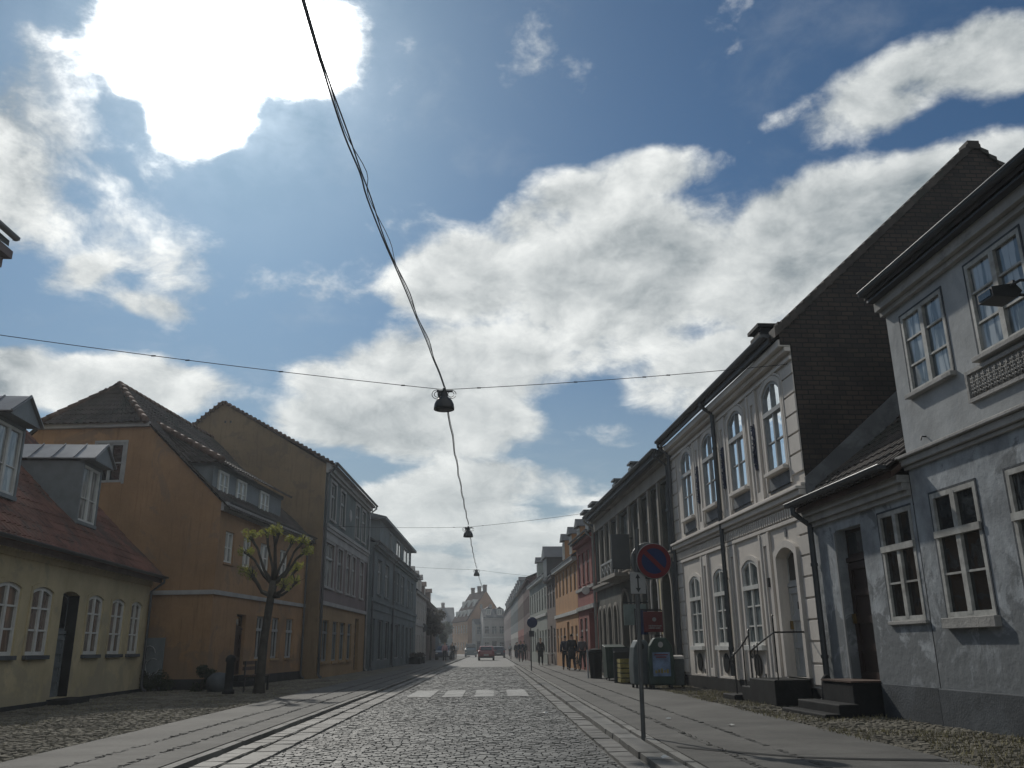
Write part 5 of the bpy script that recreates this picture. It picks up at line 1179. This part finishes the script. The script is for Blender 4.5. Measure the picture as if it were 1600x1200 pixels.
for i, (x, z, y) in enumerate(tips):
    for q in range(5):
        c = L_(x, z, y)+Vector((random.uniform(-.17, .17), random.uniform(-.17, .17), random.uniform(-.03, .17)))
        leaf_cloud(g, c, .125, 55, .032)
g.build('crown', m_leaf, e, recalc=False)
def bush(name, loc, lab, cat, r, n, s, mat, sq=(1, 1, 1), trunk=None, clumps=9):
    e = empty(name, loc, 0, lab, cat); g = G()
    for k in range(clumps):
        c = Vector((random.uniform(-1, 1)*r*sq[0], random.uniform(-1, 1)*r*sq[1], (trunk or 0)+r*sq[2]*random.uniform(.15, 1.7))); leaf_cloud(g, c, r*random.uniform(.35, .6), n//clumps, s)
    g.build('crown' if trunk else 'foliage', mat, e, recalc=False)
    t = G()
    if trunk: t.tube([(0, 0, 0), (.05, 0, trunk*.6), (0, 0, trunk+r*.8)], [.12, .10, .06], 7)
    for k in range(5): a = k*1.25; t.tube([(0, 0, (trunk or .0)), (.5*r*math.cos(a), .5*r*math.sin(a)*sq[1], (trunk or 0)+r*sq[2])], [.03, .012], 5)
    t.build('trunk' if trunk else 'stems', m_bark, e); return e
bush('shrub', (-10.15, 28.2, 0), 'dark leafy shrub at the foot of the orange gable wall beside the gate', 'shrub', .45, 2600, .035, m_leafd, (1.3, .5, .8))
bush('shrub', (-8.75, 27.6, 0), 'dark shrub against the corner of the orange house', 'shrub', .42, 2200, .035, m_leafd, (.7, .6, 1.0))
bush('street_tree', (-6.45, 97, 0), 'dark coppery round headed tree at the far left pavement', 'tree', 1.5, 4200, .13, m_leafr, (.75, .8, 1.0), 2.9, 14)
bush('street_tree', (-8.8, 175, 0), 'small dark tree beyond the pedestrians at the left bend', 'tree', 1.8, 2600, .2, m_leafd, (1, 1, 1.1), 2.4, 12)
# planters beside the slate house
for k, (y, lab) in enumerate(((73.0, 'low planter box with pinkish flowers nearest outside the slate house'), (77.0, 'low planter box with flowers behind the first outside the slate house'))):
    e = empty('planter', (-6.05, y, SW), 0, lab, 'planter', 'planters outside the slate house'); G().box(-.45, .45, -.8, .8, 0, .5).build('box', m_dark, e, bevel=.02)
    g = G()
    for q in range(8): leaf_cloud(g, (random.uniform(-.35, .35), random.uniform(-.7, .7), .65), .25, 60, .06)
    g.build('flowers', m_leafr, e, recalc=False)
# round stone and wooden bench by the tree, bicycle
e = empty('boulder', (-8.15, 27.4, SW), 0, 'low round grey stone beside the shrub at the orange house corner', 'boulder')
g = G().lathe([(0, -.1), (.28, 0), (.36, .2), (.33, .4), (.18, .52), (0, .55)], n=14); o = g.build('stone', m_plinthg, e, smooth=True)
m_tyre = M('black rubber', (.015, .015, .015), .8, .1)
def bicycle(name, loc, rz, lab, mat, lean=8):
    e = empty(name, loc, rz, lab, 'bicycle'); e.rotation_euler = (R(lean), 0, rz)
    for x in (-.52, .52):
        w = G().tube([(x+.33*math.cos(a*math.pi/12), 0, .34+.33*math.sin(a*math.pi/12)) for a in range(25)], .018, 6, caps=False)
        o = w.build('wheel', m_tyre, e); s_ = G()
        for k in range(9): a = k*math.pi/9; s_.tube([(x+.32*math.cos(a), 0, .34+.32*math.sin(a)), (x-.32*math.cos(a), 0, .34-.32*math.sin(a))], .0025, 3)
        s_.lathe([(.03, -.04), (.03, .04)], (x, 0, .34), 8, axis='y').build('spokes', m_pole, o)
    G().tube([(-.52, 0, .34), (-.08, 0, .32), (.36, 0, .78), (-.2, 0, .80), (-.08, 0, .32)], .017, 6).tube([(-.52, 0, .34), (-.2, 0, .80), (-.23, 0, .9)], .014, 6).tube([(.52, 0, .34), (.36, 0, .78), (.33, 0, .96)], .015, 6).build('frame', mat, e)
    G().tube([(.30, -.27, .94), (.38, -.18, 1.0), (.33, 0, .98), (.38, .18, 1.0), (.30, .27, .94)], .013, 6).build('handlebar', m_iron, e)
    G().hexa([(-.36, -.08, .9), (-.08, -.03, .92), (-.08, .03, .92), (-.36, .08, .9), (-.38, -.09, .95), (-.08, -.03, .95), (-.08, .03, .95), (-.38, .09, .95)]).build('saddle', m_iron, e)
    G().tube([(-.08, -.1, .32), (-.08, .1, .32)], .015, 6).lathe([(.09, -.02), (.09, .02)], (-.08, -.05, .32), 14, axis='y').box(-.04, .06, -.16, -.10, .2, .23).box(-.22, -.12, .10, .16, .41, .44).build('crank', m_iron, e); return e
e = empty('bollard', (-7.35, 25.7, SW), 0, 'stubby dark bollard standing in the shade left of the pollarded tree', 'bollard')
G().lathe([(.17, 0), (.17, .1), (.12, .14), (.11, .85), (.14, .88), (.14, .95), (.09, 1.03), (0, 1.06)], n=14).build('post', m_dark, e, smooth=True)
bicycle('bicycle', (-7.55, 43.0, SW), R(88), 'dark bicycle parked against the ochre ground floor of the brown gabled house', m_iron, -6)
bicycle('bicycle', (RX(46.5)-.55, 46.6, SW), R(95), 'dark bicycle leaning on the red house front', m_iron, 6)
e = empty('bench', (-7.0, 27.4, SW), R(90), 'dark slatted bench behind the tree in the shade of the orange house', 'bench')
g = G()
for k in range(3): g.box(-.7, .7, -.2+k*.14, -.09+k*.14, .43, .47)
g.build('seat', m_tile_brown, e); g = G()
for k in range(2): g.box(-.7, .7, .24, .27, .6+k*.16, .7+k*.16)
g.build('backrest', m_tile_brown, e)
for x in (-.6, .6): G().box(x-.03, x+.03, -.2, -.14, 0, .43).box(x-.03, x+.03, .2, .24, 0, .86).box(x-.03, x+.03, -.14, .2, .38, .43).build('leg', m_iron, e)
# cafe table outside dark townhouse
e = empty('cafe_table', (3.95, 61.6, SW), 0, 'small white topped table outside the dark shop beyond the orange house', 'table')
G().lathe([(0, .70), (.42, .70), (.44, .73), (.42, .76), (0, .76)], n=18).build('tabletop', m_wood_w, e); G().lathe([(.22, 0), (.20, .03), (.03, .06), (.03, .7)], n=10).build('leg', m_iron, e)

# ================================================================== CARS
m_lamp = M('clear lamp lens', (.5, .5, .48), .15, .1); m_tail = M('tail lamp red', (.25, .02, .02), .3, .1); m_paint_r = M('dull red car paint', (.26, .055, .06), .3, .08, spec=.6); m_paint_g = M('grey green car paint', (.13, .16, .17), .3, .08, spec=.6); m_paint_b = M('dark blue car paint', (.025, .03, .055), .3, .08, spec=.6); m_plate = M('number plate', (.5, .5, .48), .5, .05)
def car(name, loc, rz, lab, paint, kind='hatch'):
    """front points along local +y"""
    e = empty(name, loc, rz, lab, 'car')
    if kind == 'van': prof = [(-2.1, .3), (-2.12, .95), (-2.05, 1.85), (1.0, 1.9), (1.45, 1.35), (2.05, 1.05), (2.15, .3)]; hh = 1.9
    else: prof = [(-1.95, .28), (-2.0, .62), (-1.95, .92), (-1.75, 1.02), (-1.35, 1.42), (.25, 1.46), (1.0, 1.0), (1.85, .82), (1.98, .55), (1.95, .28)]; hh = 1.45
    g = G(); n = len(prof); st = (-.84, -.80, -.62, .62, .80, .84)
    def pt(x, y, z):
        k = max(0, (z-.9)/(hh-.9)); s_ = 1-.20*k; y2 = y*(1-.02*abs(x)); return (x*s_, y2, z)
    cols = []
    for x in (-.86, -.80, 0, .80, .86):
        c = []
        for y, z in prof:
            zz = z if abs(x) < .85 else (.28+(z-.28)*.97); c.append(len(g.v)); g.v.append(pt(x, y*(1 if abs(x) < .85 else .98), zz))
        cols.append(c)
    for a, b in zip(cols[:-1], cols[1:]):
        for i in range(n):
            j = (i+1) % n; g.f.append((a[i], a[j], b[j], b[i])); g.mi.append(0)
    for c in (cols[0], cols[-1]): g.f.append(tuple(c)); g.mi.append(0)
    bd = g.build('body', paint, e, bevel=.03)
    if kind == 'van':
        G().poly([pt(-.68, -2.10, 1.1), pt(.68, -2.10, 1.1), pt(.68, -2.08, 1.7), pt(-.68, -2.08, 1.7)]).build('rear_window', m_glass, bd, recalc=False)
        G().hexa([pt(-.72, 1.08, 1.84), pt(.72, 1.08, 1.84), pt(.78, 1.46, 1.38), pt(-.78, 1.46, 1.38), pt(-.72, 1.12, 1.87), pt(.72, 1.12, 1.87), pt(.78, 1.5, 1.4), pt(-.78, 1.5, 1.4)]).build('windscreen', m_glass, bd)
    else:
        G().poly([(-.6, -1.79, 1.05), (.6, -1.79, 1.05), (.54, -1.42, 1.40), (-.54, -1.42, 1.40)]).build('rear_window', m_glass, bd, recalc=False)
        G().poly([(-.64, .96, 1.06), (.64, .96, 1.06), (.56, .36, 1.42), (-.56, .36, 1.42)]).build('windscreen', m_glass, bd, recalc=False)
    for s_ in (-1, 1):
        y0, y1, z0, z1 = ((-1.9, 1.2, 1.1, 1.7) if kind == 'van' else (-1.35, .6, .98, 1.36))
        G().poly([(s_*(pt(.86, 0, z0)[0]+.012), y0, z0), (s_*(pt(.86, 0, z0)[0]+.012), y1, z0), (s_*(pt(.86, 0, z1)[0]+.012), y1-.4, z1), (s_*(pt(.86, 0, z1)[0]+.012), y0+.1, z1)]).build('side_window', m_glass, bd, recalc=False)
        yf, yr_ = (2.08, -2.13) if kind == 'van' else (1.93, -1.99)
        G().box(s_*.68-.12, s_*.68+.12, yf-.05, yf+.03, .62, .76).build('headlight', m_lamp, e); G().box(s_*.72-.09, s_*.72+.09, yr_-.03, yr_+.05, .68, .95).build('tail_light', m_tail, e)
        for y in (-1.25, 1.3):
            w = G().lathe([(.2, -.1), (.31, -.1), (.33, -.06), (.33, .06), (.31, .1), (.2, .1)], (s_*.76, y, .33), 18, axis='x').build('wheel', m_tyre, e); G().lathe([(.0, -.1), (.2, -.1), (.2, .1), (0, .1)], (s_*.765, y, .33), 12, axis='x').build('rim', m_pole, w)
        G().box(s_*.98-.09, s_*.98+.09, .55, .68, .95, 1.1).build('mirror', paint, e)
    G().box(-.26, .26, (-2.16 if kind == 'van' else -2.03), (-2.13 if kind == 'van' else -1.99), .5, .62).build('number_plate', m_plate, e)
    G().box(-.8, .8, -2.06, -1.9, .26, .42).box(-.8, .8, 1.85, 2.02, .26, .42).build('bumper', m_iron, e); return e
car('driving_car', (-.42, 96, .0), 0, 'small dull red hatchback driving away down the middle of the street', m_paint_r)
car('oncoming_van', (-2.9, 134, .0), R(180), 'grey green van coming toward the viewer on the left of the red car', m_paint_g, 'van')
car('parked_car', (-5.1, 99, .08), R(180), 'dark blue car parked at the far left kerb behind the planters', m_paint_b)
car('parked_car', (1.1, 120, .0), R(0), 'dark car parked beyond the red hatchback by the right kerb', m_paint_b)

# ================================================================== PEOPLE
m_skin = M('skin', (.42, .27, .2), .6, .05); m_hair = M('dark hair', (.03, .022, .016), .7, .1); m_hairf = M('fair hair', (.25, .18, .1), .7, .1)
m_blk = M('black cloth', (.018, .019, .022), .9, .1); m_navy = M('navy cloth', (.025, .03, .05), .9, .1); m_pink = M('pink cloth', (.45, .27, .30), .9, .1); m_wht = M('white cloth', (.55, .55, .54), .9, .1); m_gry = M('grey cloth', (.11, .11, .12), .9, .1); m_shoe = M('dark shoes', (.02, .018, .016), .6, .1)
def skin(name, verts, edges, rad, mat, parent, sub=1):
    me = bpy.data.meshes.new(name); me.from_pydata(verts, edges, []); me.materials.append(mat)
    o = bpy.data.objects.new(name, me); COL.objects.link(o); o.parent = parent
    md = o.modifiers.new('skin', 'SKIN'); md.use_smooth_shade = True
    for v, r_ in zip(me.skin_vertices[0].data, rad): v.radius = (r_, r_) if not isinstance(r_, tuple) else r_
    me.skin_vertices[0].data[0].use_root = True
    s_ = o.modifiers.new('sub', 'SUBSURF'); s_.levels = s_.render_levels = sub; return o
def person(loc, rz, lab, top, bottom, hair, stride=.25, scale=1.0, swing=.2, long_coat=False, group=None, bag=None, nose=True):
    e = empty('person', loc, rz, lab, 'person', group); e.scale = (scale,)*3; s = stride
    # legs: left forward by s, right back; local +y is the walking direction
    J = dict(pel=(0, 0, .95), wa=(0, .01, 1.08), ch=(0, .015, 1.30), nk=(0, .02, 1.47), hd=(0, .035, 1.58), hd2=(0, .04, 1.68),
             hL=(-.09, 0, .90), kL=(-.10, s*.55+.03, .50), aL=(-.10, s*.9, .10), tL=(-.10, s*.9+.16, .04), hR=(.09, 0, .90), kR=(.10, -s*.25+.04, .50), aR=(.10, -s*.9, .12), tR=(.10, -s*.9+.15, .05),
             sL=(-.17, .01, 1.40), eL=(-.23, -.02-swing*.3, 1.14), wL=(-.24, .05-swing*.6, .90), fL=(-.24, .08-swing*.65, .82), sR=(.17, .01, 1.40), eR=(.23, -.02+swing*.3, 1.14), wR=(.24, .06+swing*.7, .92), fR=(.24, .1+swing*.75, .84))
    K = list(J); I = {k: i for i, k in enumerate(K)}; V = [J[k] for k in K]
    E_ = [('pel', 'wa'), ('wa', 'ch'), ('ch', 'nk'), ('nk', 'hd'), ('hd', 'hd2'), ('pel', 'hL'), ('hL', 'kL'), ('kL', 'aL'), ('aL', 'tL'), ('pel', 'hR'), ('hR', 'kR'), ('kR', 'aR'), ('aR', 'tR'), ('ch', 'sL'), ('sL', 'eL'), ('eL', 'wL'), ('wL', 'fL'), ('ch', 'sR'), ('sR', 'eR'), ('eR', 'wR'), ('wR', 'fR')]
    rd = dict(pel=.12, wa=.11, ch=.13, nk=.05, hd=.085, hd2=.075, hL=.08, kL=.055, aL=.04, tL=.035, hR=.08, kR=.055, aR=.04, tR=.035, sL=.055, eL=.04, wL=.028, fL=.03, sR=.055, eR=.04, wR=.028, fR=.03)
    b = skin('body', V, [(I[a], I[c]) for a, c in E_], [rd[k] for k in K], m_skin, e)
    def part(name, keys, edges, add, mat):
        ii = {k: i for i, k in enumerate(keys)}; return skin(name, [J[k] for k in keys], [(ii[a], ii[c]) for a, c in edges], [rd[k]+add for k in keys], mat, e)
    part('jacket', ['ch', 'wa', 'pel', 'sL', 'eL', 'wL', 'sR', 'eR', 'wR'], [('ch', 'wa'), ('wa', 'pel'), ('ch', 'sL'), ('sL', 'eL'), ('eL', 'wL'), ('ch', 'sR'), ('sR', 'eR'), ('eR', 'wR')], .03, top)
    part('trousers', ['pel', 'hL', 'kL', 'aL', 'hR', 'kR', 'aR'], [('pel', 'hL'), ('hL', 'kL'), ('kL', 'aL'), ('pel', 'hR'), ('hR', 'kR'), ('kR', 'aR')], .02, bottom)
    for k in ('L', 'R'): skin('shoe', [J['a'+k], J['t'+k]], [(0, 1)], [.05, .045], m_shoe, e)
    if long_coat: G().lathe([(.16, .55), (.18, .7), (.17, .95), (.16, 1.1)], (0, 0, 0), 14).build('coat_skirt', top, e, smooth=True)
    skin('hair', [(0, .0, 1.60), (0, .015, 1.70), (0, .03, 1.735)], [(0, 1), (1, 2)], [.085, .088, .05], hair, e)
    h_ = J['hd']; f = G()
    f.lathe([(.0, 0), (.012, .01), (0, .03)], (0, h_[1]+.09, 1.585), 6)
    for s_ in (-1, 1): f.lathe([(0, -.008), (.009, 0), (0, .008)], (s_*.03, h_[1]+.078, 1.625), 6); f.lathe([(0, -.025), (.015, 0), (0, .025)], (s_*.088, h_[1], 1.60), 6)
    f.build('face', m_skin, e)
    for s_, w_ in ((-1, J['fL']), (1, J['fR'])):
        g = G()
        for q in range(4): g.tube([(w_[0]+s_*.0, w_[1]-.024+q*.016, w_[2]-.01), (w_[0], w_[1]-.026+q*.018, w_[2]-.05), (w_[0]-s_*.012, w_[1]-.02+q*.017, w_[2]-.085-.006*(q in (1, 2)))], [.009, .008, .006], 5)
        g.tube([(w_[0], w_[1]+.02, w_[2]+.01), (w_[0]-s_*.01, w_[1]+.045, w_[2]-.03)], [.010, .007], 5); g.build('hand', m_skin, e)
    if bag: G().box(.26, .36, -.12+swing*.7, .22+swing*.7, .48, .80).tube([(.3, -.05+swing*.7, .8), (.27, .05+swing*.7, .9), (.3, .15+swing*.7, .8)], .012, 5).build('bag', bag, e, bevel=.02)
    return e
P_ = [((3.37, 60.1, SW), 180, 'person in a long black coat walking toward the viewer on the right pavement', m_blk, m_blk, m_hairf, .12, 1.02, .1, True, None),
      ((4.15, 45.6, SW), 5, 'larger dark clad person walking away in front of the red house', m_blk, m_navy, m_hair, .22, 1.03, .2, True, None),
      ((3.98, 47.6, SW), 0, 'person in a navy jacket close behind the dark clad walker by the red house', m_navy, m_blk, m_hair, .15, 1.0, .15, False, None),
      ((4.75, 46.2, SW), 10, 'person in grey by the bicycle at the red house wall', m_gry, m_blk, m_hair, .1, .98, .05, False, None),
      ((-4.25, 84, SW), 185, 'person in a pink top and dark trousers walking along the left pavement', m_pink, m_blk, m_hairf, .22, 1.0, .2, False, None),
      ((-3.75, 89, SW), 175, 'dark clothed person carrying a white bag just right of the person in pink', m_blk, m_blk, m_hair, .2, 1.0, .15, False, m_wht),
      ((-3.9, 100, SW), 0, 'person in white walking away on the far left pavement', m_wht, m_gry, m_hairf, .2, 1.0, .15, False, None),
      ((2.75, 92, SW), 170, 'dark figure standing between the two slim posts on the far right pavement', m_blk, m_navy, m_hair, .15, 1.0, .1, False, None),
      ((3.0, 104, SW), 5, 'person in a grey jacket far down the right pavement', m_gry, m_blk, m_hair, .2, 1.0, .1, False, None),
      ((2.55, 75, SW), 185, 'slender dark figure walking by the kerb behind the far blue sign', m_navy, m_gry, m_hair, .2, 1.0, .15, False, None),
      ((2.7, 122, SW), 0, 'small white clad figure at the far right pavement', m_wht, m_blk, m_hair, .2, 1.0, .1, False, None),
      ((3.1, 82, SW), 180, 'dark figure close to the maroon house wall', m_blk, m_blk, m_hair, .15, 1.02, .1, False, None)]
for loc, rz, lab, top, bot, hr, st, sc_, sw, lc, bag in P_: person(loc, R(rz), lab, top, bot, hr, st, sc_, sw, lc, None, bag)

# ------------------------------------------------------------------ haze: thin sunlit air over the whole street, thickened to imitate the windscreen veil
hz = bpy.data.materials.new('thin haze'); hz.use_nodes = True; N = NT(hz.node_tree)
pv = N.n('ShaderNodeVolumePrincipled'); pv.inputs['Density'].default_value = .0008; pv.inputs['Color'].default_value = (.86, .93, 1, 1); pv.inputs['Anisotropy'].default_value = .5
N.t.links.new(pv.outputs[0], N.n('ShaderNodeOutputMaterial').inputs['Volume'])
tag(G().box(-60, 60, -30, 300, -1.06, 24).build('haze', hz), 'thin pale haze in the street, thickened to imitate windscreen veil', 'haze', kind='stuff')
